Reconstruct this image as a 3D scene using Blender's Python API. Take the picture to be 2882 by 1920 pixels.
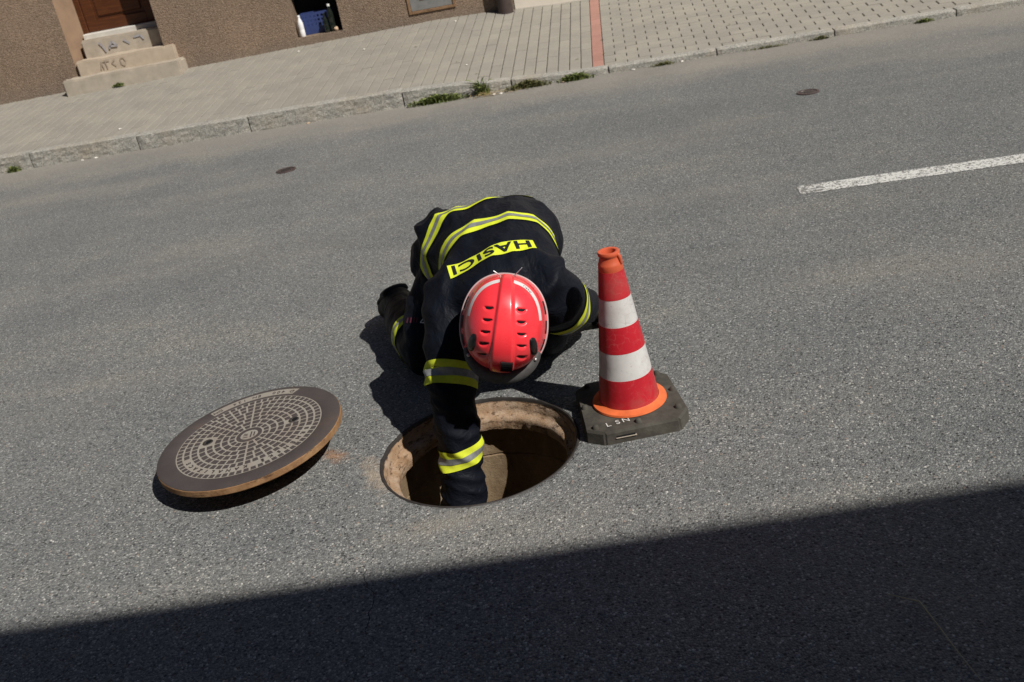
import bpy, bmesh, math, random
from mathutils import Vector, Matrix, Quaternion, noise
from mathutils.bvhtree import BVHTree

# ------------------------------------------------------------------ scene, camera, sky, sun, exposure
for o in list(bpy.data.objects):
    bpy.data.objects.remove(o)
scene = bpy.context.scene
col = scene.collection
rad = math.radians

PITCH, ROLL, CAM_H = rad(24.8), rad(11.05), 1.65
fw = Vector((0, math.cos(PITCH), -math.sin(PITCH)))
rt0 = Vector((1, 0, 0))
up0 = rt0.cross(fw)
cam_r = math.cos(ROLL) * rt0 - math.sin(ROLL) * up0
cam_u = math.sin(ROLL) * rt0 + math.cos(ROLL) * up0
cd = bpy.data.cameras.new('camera')
cam = bpy.data.objects.new('camera', cd)
col.objects.link(cam)
cd.sensor_width = 36.0
cd.lens = 2800 / 2882 * 36.0
cd.clip_start, cd.clip_end = 0.05, 1000.0
cd.dof.use_dof = True
cd.dof.focus_distance = 2.95
cd.dof.aperture_fstop = 7.0
cam.matrix_world = Matrix(((cam_r.x, cam_u.x, -fw.x, 0), (cam_r.y, cam_u.y, -fw.y, 0), (cam_r.z, cam_u.z, -fw.z, CAM_H), (0, 0, 0, 1)))
scene.camera = cam

SUN_EL, SUN_AZ = rad(46.5), rad(45.5)          # light travels to -X and +Y
L = Vector((-math.cos(SUN_AZ) * math.cos(SUN_EL), math.sin(SUN_AZ) * math.cos(SUN_EL), -math.sin(SUN_EL)))
world = bpy.data.worlds.new('World')
scene.world = world
world.use_nodes = True
wn = world.node_tree
wn.nodes.clear()
sky = wn.nodes.new('ShaderNodeTexSky')
sky.sky_type = 'NISHITA'
sky.sun_disc = False
sky.sun_elevation = SUN_EL
sky.sun_rotation = math.atan2(-L.x, -L.y)
sky.air_density, sky.dust_density, sky.ozone_density = 0.7, 0.2, 1.0
bg = wn.nodes.new('ShaderNodeBackground')
bg.inputs['Strength'].default_value = 0.05
wo = wn.nodes.new('ShaderNodeOutputWorld')
wn.links.new(sky.outputs[0], bg.inputs[0])
wn.links.new(bg.outputs[0], wo.inputs[0])
sd = bpy.data.lights.new('sun', 'SUN')
sd.energy = 5.0
sd.angle = rad(0.53)
sd.color = (1.0, 0.955, 0.88)
sun = bpy.data.objects.new('sun', sd)
col.objects.link(sun)
sun.rotation_euler = L.to_track_quat('-Z', 'Y').to_euler()
sun.location = (6, -5, 9)
scene.view_settings.view_transform = 'Standard'
scene.view_settings.look = 'None'
scene.view_settings.exposure = 0.0
scene.view_settings.gamma = 1.0
scene.view_settings.use_curve_mapping = False

# ------------------------------------------------------------------ helpers
def tag(o, label=None, cat=None, group=None, kind=None):
    if label: o['label'] = label
    if cat: o['category'] = cat
    if group: o['group'] = group
    if kind: o['kind'] = kind
    return o

def empty(name, loc=(0, 0, 0), rotz=0.0):
    o = bpy.data.objects.new(name, None)
    col.objects.link(o)
    o.location = loc
    o.rotation_euler = (0, 0, rotz)
    return o

def link(name, me, mats, parent=None, smooth=False):
    o = bpy.data.objects.new(name, me)
    col.objects.link(o)
    if mats is not None and not me.materials:
        for m in (mats if isinstance(mats, (list, tuple)) else [mats]):
            me.materials.append(m)
    if parent: o.parent = parent
    if smooth:
        me.polygons.foreach_set('use_smooth', [True] * len(me.polygons))
    return o

def obj(name, bm, mats, parent=None, smooth=False, sharp=None):
    me = bpy.data.meshes.new(name)
    bmesh.ops.recalc_face_normals(bm, faces=bm.faces[:])
    if sharp is not None:
        for e in bm.edges:
            if len(e.link_faces) == 2 and e.calc_face_angle(0) > sharp:
                e.smooth = False
    bm.to_mesh(me)
    bm.free()
    return link(name, me, mats, parent, smooth)

def raw(name, verts, faces, mats, parent=None, smooth=False):
    me = bpy.data.meshes.new(name)
    me.from_pydata([tuple(v) for v in verts], [], faces)
    me.update()
    return link(name, me, mats, parent, smooth)

def box(bm, x0, x1, y0, y1, z0, z1, bevel=0.0, seg=1):
    v = [bm.verts.new((x, y, z)) for z in (z0, z1) for y in (y0, y1) for x in (x0, x1)]
    fs = [bm.faces.new([v[i] for i in q]) for q in ((0, 2, 3, 1), (4, 5, 7, 6), (0, 1, 5, 4), (2, 6, 7, 3), (0, 4, 6, 2), (1, 3, 7, 5))]
    if bevel > 0:
        es = list({e for f in fs for e in f.edges})
        bmesh.ops.bevel(bm, geom=es, offset=bevel, segments=seg, affect='EDGES', profile=0.6)

def lathe(bm, prof, seg=48, center=(0, 0, 0), close=False):
    cx, cy, cz = center
    rings = []
    for r, z in prof:
        if r < 1e-6:
            rings.append([bm.verts.new((cx, cy, cz + z))])
        else:
            rings.append([bm.verts.new((cx + r * math.cos(2 * math.pi * i / seg), cy + r * math.sin(2 * math.pi * i / seg), cz + z)) for i in range(seg)])
    pairs = list(zip(rings[:-1], rings[1:]))
    if close: pairs.append((rings[-1], rings[0]))
    for a, b in pairs:
        for i in range(seg):
            j = (i + 1) % seg
            if len(a) == 1 and len(b) == 1: continue
            if len(a) == 1: bm.faces.new((a[0], b[i], b[j]))
            elif len(b) == 1: bm.faces.new((a[i], a[j], b[0]))
            else: bm.faces.new((a[i], a[j], b[j], b[i]))

def tube(bm, pts, radii, seg=20, flat=1.0, upv=Vector((0, 0, 1)), cap=True):
    """tapered tube with rounded ends; radii entries are r or (r_side, r_up)"""
    pts = [Vector(p) for p in pts]
    rings = []
    n = len(pts)
    tans = []
    for i in range(n):
        a = pts[max(0, i - 1)]
        b = pts[min(n - 1, i + 1)]
        tans.append((b - a).normalized())
    st = []
    for i in range(n):
        r = radii[i]
        r = r if isinstance(r, (tuple, list)) else (r, r * flat)
        st.append((pts[i], tans[i], r))
    if cap:
        p, t, r = st[0]
        e = min(r)
        pre = [(p - t * e * math.sin(a), t, (r[0] * math.cos(a), r[1] * math.cos(a))) for a in (1.35, 0.95, 0.5)]
        p, t, r = st[-1]
        e = min(r)
        post = [(p + t * e * math.sin(a), t, (r[0] * math.cos(a), r[1] * math.cos(a))) for a in (0.5, 0.95, 1.35)]
        st = pre + st + post
    for p, t, r in st:
        s = t.cross(upv)
        if s.length < 1e-3: s = t.cross(Vector((0, 1, 0)))
        s.normalize()
        u = s.cross(t).normalized()
        rings.append([bm.verts.new(p + s * r[0] * math.cos(2 * math.pi * k / seg) + u * r[1] * math.sin(2 * math.pi * k / seg)) for k in range(seg)])
    for a, b in zip(rings[:-1], rings[1:]):
        for k in range(seg):
            j = (k + 1) % seg
            bm.faces.new((a[k], a[j], b[j], b[k]))
    bm.faces.new(rings[0][::-1])
    bm.faces.new(rings[-1])

def blob(bm, c, r, axes=None, seg=16):
    m = Matrix.Translation(Vector(c))
    if axes is not None:
        m = m @ axes.to_4x4()
    m = m @ Matrix.Diagonal((r[0], r[1], r[2], 1))
    bmesh.ops.create_uvsphere(bm, u_segments=seg, v_segments=seg // 2 + 2, radius=1.0, matrix=m)

def remesh(bm, voxel, smooth=6, factor=0.5):
    bmesh.ops.recalc_face_normals(bm, faces=bm.faces[:])
    me = bpy.data.meshes.new('tmp')
    bm.to_mesh(me)
    bm.free()
    o = bpy.data.objects.new('tmp', me)
    col.objects.link(o)
    m = o.modifiers.new('r', 'REMESH')
    m.mode = 'VOXEL'
    m.voxel_size = voxel
    s = o.modifiers.new('s', 'SMOOTH')
    s.iterations = smooth
    s.factor = factor
    dg = bpy.context.evaluated_depsgraph_get()
    res = bpy.data.meshes.new_from_object(o.evaluated_get(dg))
    bpy.data.objects.remove(o)
    return res

def displace(me, fn):
    me.update()
    nv = [Vector(n.vector) for n in me.vertex_normals]
    for v, n in zip(me.vertices, nv):
        v.co = v.co + n * fn(v.co.copy(), n)
    me.update()

def shift(me, d):
    me.transform(Matrix.Translation(-Vector(d)))

def text_mesh(s, size=1.0, extrude=0.0, spacing=1.0, bold=0.0):
    cu = bpy.data.curves.new('t', 'FONT')
    cu.body = s
    cu.size = size
    cu.extrude = extrude
    cu.space_character = spacing
    cu.offset = bold
    cu.align_x = 'CENTER'
    cu.align_y = 'CENTER'
    cu.resolution_u = 4
    o = bpy.data.objects.new('t', cu)
    col.objects.link(o)
    dg = bpy.context.evaluated_depsgraph_get()
    me = bpy.data.meshes.new_from_object(o.evaluated_get(dg))
    bpy.data.objects.remove(o)
    return me

def fnoise(p, s, o=3):
    return noise.fractal(Vector(p) * s, 1.0, 2.0, o)

# ------------------------------------------------------------------ materials
class NT:
    def __init__(self, name):
        self.m = bpy.data.materials.new(name)
        self.m.use_nodes = True
        self.t = self.m.node_tree
        self.b = self.t.nodes['Principled BSDF']
        self.tc = self.t.nodes.new('ShaderNodeTexCoord')
    def n(self, typ, ins=None, **props):
        nd = self.t.nodes.new('ShaderNode' + typ)
        for k, v in props.items(): setattr(nd, k, v)
        for k, v in (ins or {}).items(): self.set(nd.inputs[k], v)
        return nd
    def set(self, sock, v):
        if isinstance(v, bpy.types.NodeSocket): self.t.links.new(v, sock)
        elif isinstance(v, bpy.types.Node): self.t.links.new(v.outputs[0], sock)
        else: sock.default_value = v if not (hasattr(v, '__len__') and len(v) == 3 and sock.type == 'RGBA') else (*v, 1)
    def co(self, scale=(1, 1, 1), rot=(0, 0, 0), src='Object', loc=(0, 0, 0)):
        return self.n('Mapping', {0: self.tc.outputs[src], 'Scale': scale, 'Rotation': rot, 'Location': loc}).outputs[0]
    def noise(self, scale, detail=4, rough=0.55, vec=None, dist=0.0):
        return self.n('TexNoise', {'Vector': vec or self.tc.outputs['Object'], 'Scale': scale, 'Detail': detail, 'Roughness': rough, 'Distortion': dist})
    def vor(self, scale, vec=None, feature='F1'):
        return self.n('TexVoronoi', {'Vector': vec or self.tc.outputs['Object'], 'Scale': scale}, feature=feature)
    def ramp(self, fac, stops, interp='LINEAR'):
        r = self.n('ValToRGB', {0: fac})
        cr = r.color_ramp
        cr.interpolation = interp
        while len(cr.elements) < len(stops): cr.elements.new(0.5)
        for e, (p, c) in zip(cr.elements, stops):
            e.position = p
            e.color = (c, c, c, 1) if not hasattr(c, '__len__') else (*c, 1)
        return r.outputs[0]
    def math(self, op, a, b=0.0, c=0.0, clamp=False):
        nd = self.n('Math', {0: a, 1: b, 2: c}, operation=op, use_clamp=clamp)
        return nd.outputs[0]
    def mix(self, fac, a, b, mode='MIX'):
        nd = self.n('Mix', None, data_type='RGBA', blend_type=mode)
        self.set(nd.inputs[0], fac)
        self.set(nd.inputs[6], a)
        self.set(nd.inputs[7], b)
        return nd.outputs[2]
    def bump(self, h, strength=0.5, dist=0.01, nrm=None):
        nd = self.n('Bump', {'Height': h, 'Strength': strength, 'Distance': dist})
        if nrm is not None: self.set(nd.inputs['Normal'], nrm)
        return nd.outputs[0]
    def out(self, color, rough=0.8, bump=None, spec=0.3, **kw):
        self.set(self.b.inputs['Base Color'], color)
        self.set(self.b.inputs['Roughness'], rough)
        self.set(self.b.inputs['Specular IOR Level'], spec)
        if bump is not None: self.set(self.b.inputs['Normal'], bump)
        for k, v in kw.items(): self.set(self.b.inputs[k.replace('_', ' ')], v)
        return self.m

STREET = math.atan2(-0.157, 1.0)      # direction of the kerb
MH = Vector((-0.172, 2.812, 0))       # manhole centre
MR = 0.328

def asphalt_color(k):
    """aggregate of many stone tones in a dark binder; returns colour, bump height"""
    v1 = k.vor(190)
    v2 = k.vor(85, k.co(loc=(3.1, 1.7, 0)))
    r1 = k.n('SeparateColor', {0: v1.outputs['Color']})
    r2 = k.n('SeparateColor', {0: v2.outputs['Color']})
    fine = k.ramp(r1.outputs[0], [(0.0, (0.108, 0.109, 0.109)), (0.35, (0.175, 0.175, 0.171)), (0.75, (0.238, 0.235, 0.224)), (0.95, (0.325, 0.317, 0.297)), (1.0, (0.52, 0.505, 0.47))])
    edge = k.ramp(v1.outputs['Distance'], [(0.3, 1.0), (0.8, 0.78)])
    c = k.mix(1.0, fine, edge, 'MULTIPLY')
    # larger pale and reddish stones, here and there; elsewhere a dark pit where one has come out
    core = k.ramp(v2.outputs['Distance'], [(0.26, 1.0), (0.42, 0.0)])
    big = k.math('MULTIPLY', k.ramp(r2.outputs[1], [(0.87, 0.0), (0.91, 1.0)]), core)
    stone = k.ramp(r2.outputs[2], [(0.0, (0.31, 0.225, 0.175)), (0.22, (0.27, 0.262, 0.245)), (0.7, (0.35, 0.34, 0.315)), (1.0, (0.50, 0.48, 0.45))])
    c = k.mix(big, c, stone)
    pit = k.math('MULTIPLY', k.ramp(r2.outputs[1], [(0.20, 1.0), (0.23, 0.0)]), core)
    c = k.mix(k.math('MULTIPLY', pit, 0.8), c, (0.05, 0.05, 0.05))
    h = k.math('SUBTRACT', k.math('MULTIPLY', r1.outputs[1], 0.5), v1.outputs['Distance'])
    h = k.math('ADD', h, k.math('MULTIPLY', big, 0.5))
    h = k.math('SUBTRACT', h, k.math('MULTIPLY', pit, 1.2))
    return c, h

def make_asphalt():
    k = NT('asphalt')
    c, h = asphalt_color(k)
    sv = k.co(rot=(0, 0, -STREET))
    streak = k.noise(1.0, 5, 0.6, k.n('Mapping', {0: sv, 'Scale': (0.22, 1.7, 1)}).outputs[0])
    mott = k.noise(1.6, 7, 0.62, None, 0.3)
    tone = k.math('ADD', k.math('MULTIPLY', streak.outputs[0], 0.55), k.math('MULTIPLY', mott.outputs[0], 0.45))
    c = k.mix(1.0, c, k.ramp(tone, [(0.36, (0.80, 0.835, 0.87)), (0.5, (0.935, 0.962, 0.985)), (0.62, (1.075, 1.075, 1.05))]), 'MULTIPLY')
    worn = k.ramp(k.math('ADD', k.math('MULTIPLY', k.n('SeparateXYZ', {0: k.tc.outputs['Object']}).outputs[0], 0.16), k.noise(0.7, 5, 0.6, k.co(loc=(4, 9, 0))).outputs[0]), [(0.42, (1.0, 1.0, 1.0)), (0.78, (0.83, 0.84, 0.85))])
    c = k.mix(1.0, c, worn, 'MULTIPLY')
    # pale dust washed towards the gutter
    sep = k.n('SeparateXYZ', {0: sv})
    kd = k.math('SUBTRACT', sep.outputs[1], 8.66 * math.cos(STREET))
    gut = k.ramp(k.math('ADD', k.math('ADD', k.math('MULTIPLY', kd, 0.7), 1.0), k.math('MULTIPLY', k.math('SUBTRACT', mott.outputs[0], 0.5), 0.5)), [(0.35, 0.0), (0.93, 0.85)])
    c = k.mix(gut, c, k.mix(0.6, c, (0.335, 0.300, 0.255)))
    dust = k.ramp(k.noise(0.55, 6, 0.6, k.n('Mapping', {0: sv, 'Scale': (0.5, 1.4, 1)}).outputs[0]).outputs[0], [(0.5, 0.0), (0.7, 0.5)])
    c = k.mix(dust, c, k.mix(0.5, c, (0.36, 0.32, 0.265)))
    # rust washed off the cover, and around the manhole frame
    for (px, py, rx, ry, rz, amt, cc) in ((-0.665, 2.94, 0.085, 0.04, -0.8, 0.55, (0.36, 0.17, 0.07)), (-0.515, 2.76, 0.045, 0.16, 0.25, 0.6, (0.40, 0.32, 0.24)), (-0.30, 2.42, 0.2, 0.07, 0.1, 0.3, (0.34, 0.30, 0.24))):
        m = k.n('Mapping', {0: k.tc.outputs['Object'], 'Location': (px, py, 0), 'Rotation': (0, 0, rz), 'Scale': (rx, ry, 1)}, vector_type='TEXTURE')
        d = k.n('VectorMath', {0: m.outputs[0]}, operation='LENGTH').outputs['Value']
        d = k.math('ADD', d, k.math('MULTIPLY', k.math('SUBTRACT', k.noise(28, 5, 0.7).outputs[0], 0.5), 2.2))
        c = k.mix(k.math('MULTIPLY', k.ramp(d, [(0.2, 1.0), (1.05, 0.0)]), amt), c, cc)
    b = k.bump(h, 0.7, 0.004)
    return k.out(c, k.math('ADD', 0.72, k.math('MULTIPLY', mott.outputs[0], 0.2)), b, 0.35)

def make_paint():
    k = NT('worn_road_paint')
    c, h = asphalt_color(k)
    v = k.vor(120)
    r = k.n('SeparateColor', {0: v.outputs['Color']})
    w = k.math('ADD', k.math('MULTIPLY', r.outputs[0], 0.6), k.math('MULTIPLY', k.noise(24, 5, 0.7).outputs[0], 0.75))
    sv = k.co(rot=(0, 0, -STREET))
    sep = k.n('SeparateXYZ', {0: sv})
    end = k.ramp(k.math('ADD', k.math('MULTIPLY', k.math('SUBTRACT', sep.outputs[0], 0.86), 3.0), k.math('MULTIPLY', k.math('SUBTRACT', k.noise(30, 3, 0.6, k.n('Mapping', {0: sv, 'Scale': (0.15, 1.6, 1)}).outputs[0]).outputs[0], 0.5), 1.6)), [(0.0, 0.0), (0.25, 0.3)])
    m = k.ramp(k.math('ADD', w, k.math('SUBTRACT', end, 0.3)), [(0.50, 0.0), (0.60, 1.0)])
    c = k.mix(m, c, k.mix(k.noise(40, 4).outputs[0], (0.5, 0.5, 0.48), (0.68, 0.68, 0.655)))
    return k.out(c, 0.7, k.bump(h, 0.6, 0.003), 0.3)

def make_granite():
    k = NT('granite')
    v = k.vor(170)
    r = k.n('SeparateColor', {0: v.outputs['Color']})
    c = k.ramp(r.outputs[0], [(0.0, (0.20, 0.20, 0.19)), (0.3, (0.295, 0.29, 0.27)), (0.7, (0.375, 0.365, 0.335)), (1.0, (0.5, 0.48, 0.44))])
    big = k.noise(7, 6, 0.65)
    c = k.mix(1.0, c, k.ramp(big.outputs[0], [(0.3, (0.78, 0.78, 0.78)), (0.6, (1.05, 1.03, 1.0))]), 'MULTIPLY')
    c = k.mix(k.ramp(k.noise(2.7, 5).outputs[0], [(0.5, 0.0), (0.7, 0.35)]), c, (0.36, 0.29, 0.2))
    h = k.math('ADD', k.noise(70, 6, 0.7).outputs[0], k.math('MULTIPLY', k.noise(26, 4).outputs[0], 1.4))
    return k.out(c, 0.85, k.bump(h, 0.8, 0.006), 0.25)

def make_paver(name, base, island):
    k = NT(name)
    if island: rnd = k.n('NewGeometry').outputs['Random Per Island']
    else: rnd = k.n('ObjectInfo').outputs['Random']
    tone = k.ramp(rnd, [(0.0, 0.955), (0.5, 1.0), (1.0, 1.045)])
    c = k.mix(1.0, base, tone, 'MULTIPLY')
    geo = k.n('NewGeometry').outputs['Position']
    n1 = k.noise(3.2, 6, 0.62, geo)
    c = k.mix(1.0, c, k.ramp(n1.outputs[0], [(0.3, (0.88, 0.88, 0.88)), (0.65, (1.06, 1.05, 1.02))]), 'MULTIPLY')
    n2 = k.noise(170, 4, 0.7, geo)
    c = k.mix(1.0, c, k.ramp(n2.outputs[0], [(0.3, 0.8), (0.7, 1.16)]), 'MULTIPLY')
    st = k.noise(1.1, 6, 0.7, geo)
    c = k.mix(k.ramp(st.outputs[0], [(0.56, 0.0), (0.72, 0.3)]), c, (0.24, 0.22, 0.19))
    return k.out(c, 0.88, k.bump(n2.outputs[0], 0.35, 0.002), 0.2)

def make_plain(name, color, rough=0.6, spec=0.4, var=0.12, scale=14, bump=0.0, bscale=120, bdist=0.002, metallic=0.0, coat=0.0):
    k = NT(name)
    n1 = k.noise(scale, 6, 0.62)
    lo = tuple(c * (1 - var) for c in color)
    hi = tuple(min(1, c * (1 + var)) for c in color)
    c = k.mix(k.ramp(n1.outputs[0], [(0.3, 0.0), (0.7, 1.0)]), lo, hi)
    b = k.bump(k.noise(bscale, 4).outputs[0], bump, bdist) if bump else None
    return k.out(c, k.math('ADD', rough - 0.06, k.math('MULTIPLY', n1.outputs[0], 0.12)), b, spec, Metallic=metallic, Coat_Weight=coat)

def make_roughcast(name, c0, c1):
    k = NT(name)
    v = k.vor(115)
    n = k.noise(60, 5, 0.7)
    r = k.n('SeparateColor', {0: v.outputs['Color']})
    g = k.math('ADD', k.math('MULTIPLY', r.outputs[0], 0.5), k.math('MULTIPLY', n.outputs[0], 0.5))
    c = k.mix(k.ramp(g, [(0.25, 0.0), (0.75, 1.0)]), c0, c1)
    big = k.noise(1.2, 7, 0.65)
    c = k.mix(1.0, c, k.ramp(big.outputs[0], [(0.32, (0.84, 0.84, 0.85)), (0.65, (1.09, 1.07, 1.04))]), 'MULTIPLY')
    # splash dirt near the pavement
    pos = k.n('SeparateXYZ', {0: k.n('NewGeometry').outputs['Position']})
    low = k.ramp(k.math('ADD', pos.outputs[2], k.math('MULTIPLY', big.outputs[0], 0.18)), [(0.42, 0.5), (0.6, 0.0)])
    c = k.mix(low, c, (0.19, 0.165, 0.14))
    h = k.math('SUBTRACT', k.math('MULTIPLY', n.outputs[0], 0.8), v.outputs['Distance'])
    return k.out(c, 0.92, k.bump(h, 0.9, 0.008), 0.15)

def make_wood():
    k = NT('varnished_wood')
    vec = k.co(scale=(1.0, 1.0, 14.0))
    g = k.noise(5, 7, 0.65, vec, 0.4)
    c = k.ramp(g.outputs[0], [(0.25, (0.042, 0.013, 0.005)), (0.5, (0.078, 0.024, 0.008)), (0.75, (0.12, 0.04, 0.013))])
    return k.out(c, 0.42, k.bump(g.outputs[0], 0.2, 0.002), 0.45)

def make_cloth():
    k = NT('navy_black_cloth')
    n1 = k.noise(5, 6, 0.6)
    w = k.noise(420, 2, 0.6)
    c = k.mix(k.ramp(n1.outputs[0], [(0.35, 0.0), (0.7, 1.0)]), (0.0036, 0.0050, 0.0095), (0.0068, 0.0085, 0.0140))
    lint = k.ramp(k.noise(55, 5, 0.75).outputs[0], [(0.66, 0.0), (0.74, 0.35)])
    c = k.mix(lint, c, (0.03, 0.03, 0.03))
    fold = k.noise(16, 4, 0.55, k.co(scale=(1.3, 0.7, 1.2)), 0.6)
    b = k.bump(fold.outputs[0], 0.55, 0.02, k.bump(w.outputs[0], 0.25, 0.0008))
    return k.out(c, 0.6, b, 0.14)

def make_yellow():
    k = NT('fluorescent_yellow_tape')
    n1 = k.noise(30, 5, 0.65)
    c = k.mix(k.ramp(n1.outputs[0], [(0.3, 0.0), (0.7, 1.0)]), (0.62, 0.70, 0.035), (0.74, 0.82, 0.05))
    dirt = k.ramp(k.noise(13, 7, 0.72, k.co(loc=(3, 1, 2))).outputs[0], [(0.48, 0.0), (0.72, 0.45)])
    c = k.mix(dirt, c, (0.36, 0.38, 0.06))
    return k.out(c, 0.75, k.bump(k.noise(200, 3).outputs[0], 0.25, 0.001), 0.2)

def make_silver():
    k = NT('silver_reflective_tape')
    n1 = k.noise(45, 5, 0.65)
    c = k.mix(k.ramp(n1.outputs[0], [(0.3, 0.0), (0.7, 1.0)]), (0.19, 0.2, 0.2), (0.33, 0.34, 0.34))
    return k.out(c, 0.5, k.bump(k.noise(160, 3).outputs[0], 0.2, 0.001), 0.5, Metallic=0.25)

def make_helmet():
    k = NT('red_helmet_shell')
    n1 = k.noise(9, 5, 0.6)
    c = k.mix(k.ramp(n1.outputs[0], [(0.35, 0.0), (0.7, 1.0)]), (0.88, 0.036, 0.050), (0.93, 0.050, 0.064))
    sc = k.ramp(k.noise(75, 6, 0.8, k.co(scale=(1, 4, 1))).outputs[0], [(0.62, 0.0), (0.75, 0.12)])
    c = k.mix(sc, c, (0.85, 0.35, 0.33))
    r = k.ramp(k.noise(24, 5, 0.7).outputs[0], [(0.3, 0.22), (0.7, 0.40)])
    return k.out(c, r, k.bump(k.noise(6, 2).outputs[0], 0.05, 0.01), 0.5, Coat_Weight=0.25, Coat_Roughness=0.12)

def make_iron_top():
    k = NT('cast_iron_top')
    n1 = k.noise(5, 6, 0.65)
    c = k.ramp(n1.outputs[0], [(0.3, (0.060, 0.050, 0.050)), (0.55, (0.078, 0.066, 0.064)), (0.75, (0.105, 0.080, 0.070))])
    c = k.mix(k.ramp(k.noise(11, 6, 0.7).outputs[0], [(0.58, 0.0), (0.72, 0.45)]), c, (0.15, 0.075, 0.05))
    n2 = k.noise(260, 4, 0.7)
    c = k.mix(1.0, c, k.ramp(n2.outputs[0], [(0.3, 0.78), (0.7, 1.2)]), 'MULTIPLY')
    return k.out(c, 0.62, k.bump(n2.outputs[0], 0.35, 0.001), 0.45, Metallic=0.15)

def make_groove():
    k = NT('dusty_cast_iron_groove')
    n2 = k.noise(190, 5, 0.7)
    n1 = k.noise(9, 5)
    c = k.mix(n2.outputs[0], (0.22, 0.198, 0.172), (0.37, 0.34, 0.296))
    c = k.mix(k.ramp(n1.outputs[0], [(0.45, 0.0), (0.75, 0.5)]), c, (0.22, 0.165, 0.12))
    return k.out(c, 0.9, k.bump(n2.outputs[0], 0.4, 0.001), 0.15)

def make_rust(name='rusty_iron', a=(0.16, 0.08, 0.036), b=(0.33, 0.195, 0.10), dark=(0.05, 0.03, 0.02)):
    k = NT(name)
    n1 = k.noise(16, 7, 0.7)
    c = k.mix(k.ramp(n1.outputs[0], [(0.3, 0.0), (0.65, 1.0)]), a, b)
    c = k.mix(k.ramp(k.noise(12, 6, 0.7, k.co(scale=(1, 1, 4), loc=(2, 5, 1))).outputs[0], [(0.58, 0.0), (0.66, 0.85)]), c, dark)
    return k.out(c, 0.9, k.bump(k.noise(90, 5, 0.7).outputs[0], 0.6, 0.004), 0.2)

def make_ledge():
    k = NT('dusty_rusty_frame')
    n1 = k.noise(14, 7, 0.7)
    c = k.ramp(n1.outputs[0], [(0.25, (0.20, 0.115, 0.062)), (0.45, (0.33, 0.22, 0.14)), (0.7, (0.44, 0.34, 0.26))])
    c = k.mix(k.ramp(k.noise(22, 7, 0.75, k.co(scale=(1, 1, 3.5))).outputs[0], [(0.52, 0.0), (0.60, 0.85)]), c, (0.075, 0.046, 0.028))
    return k.out(c, 0.92, k.bump(k.noise(85, 6, 0.7).outputs[0], 0.8, 0.006), 0.15)

def make_shaft():
    k = NT('stained_concrete_shaft')
    n1 = k.noise(6, 7, 0.7, k.co(scale=(1, 1, 0.5)))
    c = k.ramp(n1.outputs[0], [(0.28, (0.12, 0.08, 0.046)), (0.5, (0.22, 0.16, 0.10)), (0.72, (0.32, 0.25, 0.175))])
    c = k.mix(k.ramp(k.noise(40, 6, 0.7).outputs[0], [(0.55, 0.0), (0.7, 0.5)]), c, (0.15, 0.10, 0.06))
    return k.out(c, 0.95, k.bump(k.noise(70, 6, 0.7).outputs[0], 0.6, 0.006), 0.1)

def make_band(name, col_, scuff):
    k = NT(name)
    n1 = k.noise(11, 6, 0.65)
    c = k.mix(k.ramp(n1.outputs[0], [(0.3, 0.0), (0.7, 1.0)]), tuple(x * 0.86 for x in col_), col_)
    v = k.vor(30, k.n('VectorMath', {0: k.tc.outputs['Object'], 1: k.n('VectorMath', {0: k.noise(9, 3).outputs['Color'], 'Scale': 0.05}, operation='SCALE').outputs[0]}, operation='ADD').outputs[0], 'DISTANCE_TO_EDGE')
    line = k.math('MULTIPLY', k.ramp(v.outputs['Distance'], [(0.006, 1.0), (0.02, 0.0)]), k.ramp(k.noise(7, 3).outputs[0], [(0.42, 0.0), (0.6, 0.6)]))
    c = k.mix(line, c, scuff)
    sp = k.ramp(k.noise(60, 6, 0.8).outputs[0], [(0.58, 0.0), (0.68, 0.6)])
    c = k.mix(sp, c, scuff)
    grime = k.ramp(k.noise(5, 6, 0.7).outputs[0], [(0.46, 0.0), (0.72, 0.42)])
    c = k.mix(grime, c, (0.22, 0.17, 0.13))
    return k.out(c, 0.45, k.bump(v.outputs['Distance'], 0.12, 0.003), 0.45)

def make_leaf(name, a, b):
    k = NT(name)
    r = k.n('NewGeometry').outputs['Random Per Island']
    c = k.mix(r, a, b)
    return k.out(c, 0.6, None, 0.3, Subsurface_Weight=0.0)

M = {}
M['asphalt'] = make_asphalt()
M['paint'] = make_paint()
M['granite'] = make_granite()
PAV = (0.288, 0.270, 0.238)
M['paver'] = make_paver('grey_paver', PAV, False)
M['paver_i'] = make_paver('grey_paver_field', PAV, True)
M['redpaver'] = make_paver('red_paver', (0.37, 0.20, 0.165), False)
M['sand'] = make_plain('joint_sand', (0.175, 0.16, 0.13), 0.95, 0.1, 0.3, 20, 0.4)
M['roughcast'] = make_roughcast('brown_roughcast', (0.182, 0.130, 0.094), (0.335, 0.252, 0.188))
M['jamb'] = make_plain('smooth_tan_render', (0.30, 0.205, 0.138), 0.9, 0.15, 0.12, 6, 0.3)
M['whitewall'] = make_plain('pale_render', (0.66, 0.60, 0.52), 0.9, 0.15, 0.06, 3, 0.3)
M['shadewall'] = make_plain('grey_render', (0.13, 0.127, 0.123), 0.9, 0.15, 0.08, 3, 0.3)
M['tiles'] = make_plain('roof_tiles', (0.22, 0.09, 0.06), 0.85, 0.2, 0.2, 5)
M['wood'] = make_wood()
M['concrete'] = make_plain('weathered_concrete', (0.44, 0.365, 0.285), 0.92, 0.15, 0.14, 9, 0.5, 140, 0.003)
M['greyconc'] = make_plain('grey_concrete', (0.40, 0.35, 0.285), 0.92, 0.15, 0.16, 9, 0.5, 140, 0.003)
M['stone'] = make_plain('pale_threshold', (0.55, 0.53, 0.49), 0.8, 0.2, 0.1, 9, 0.3)
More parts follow.
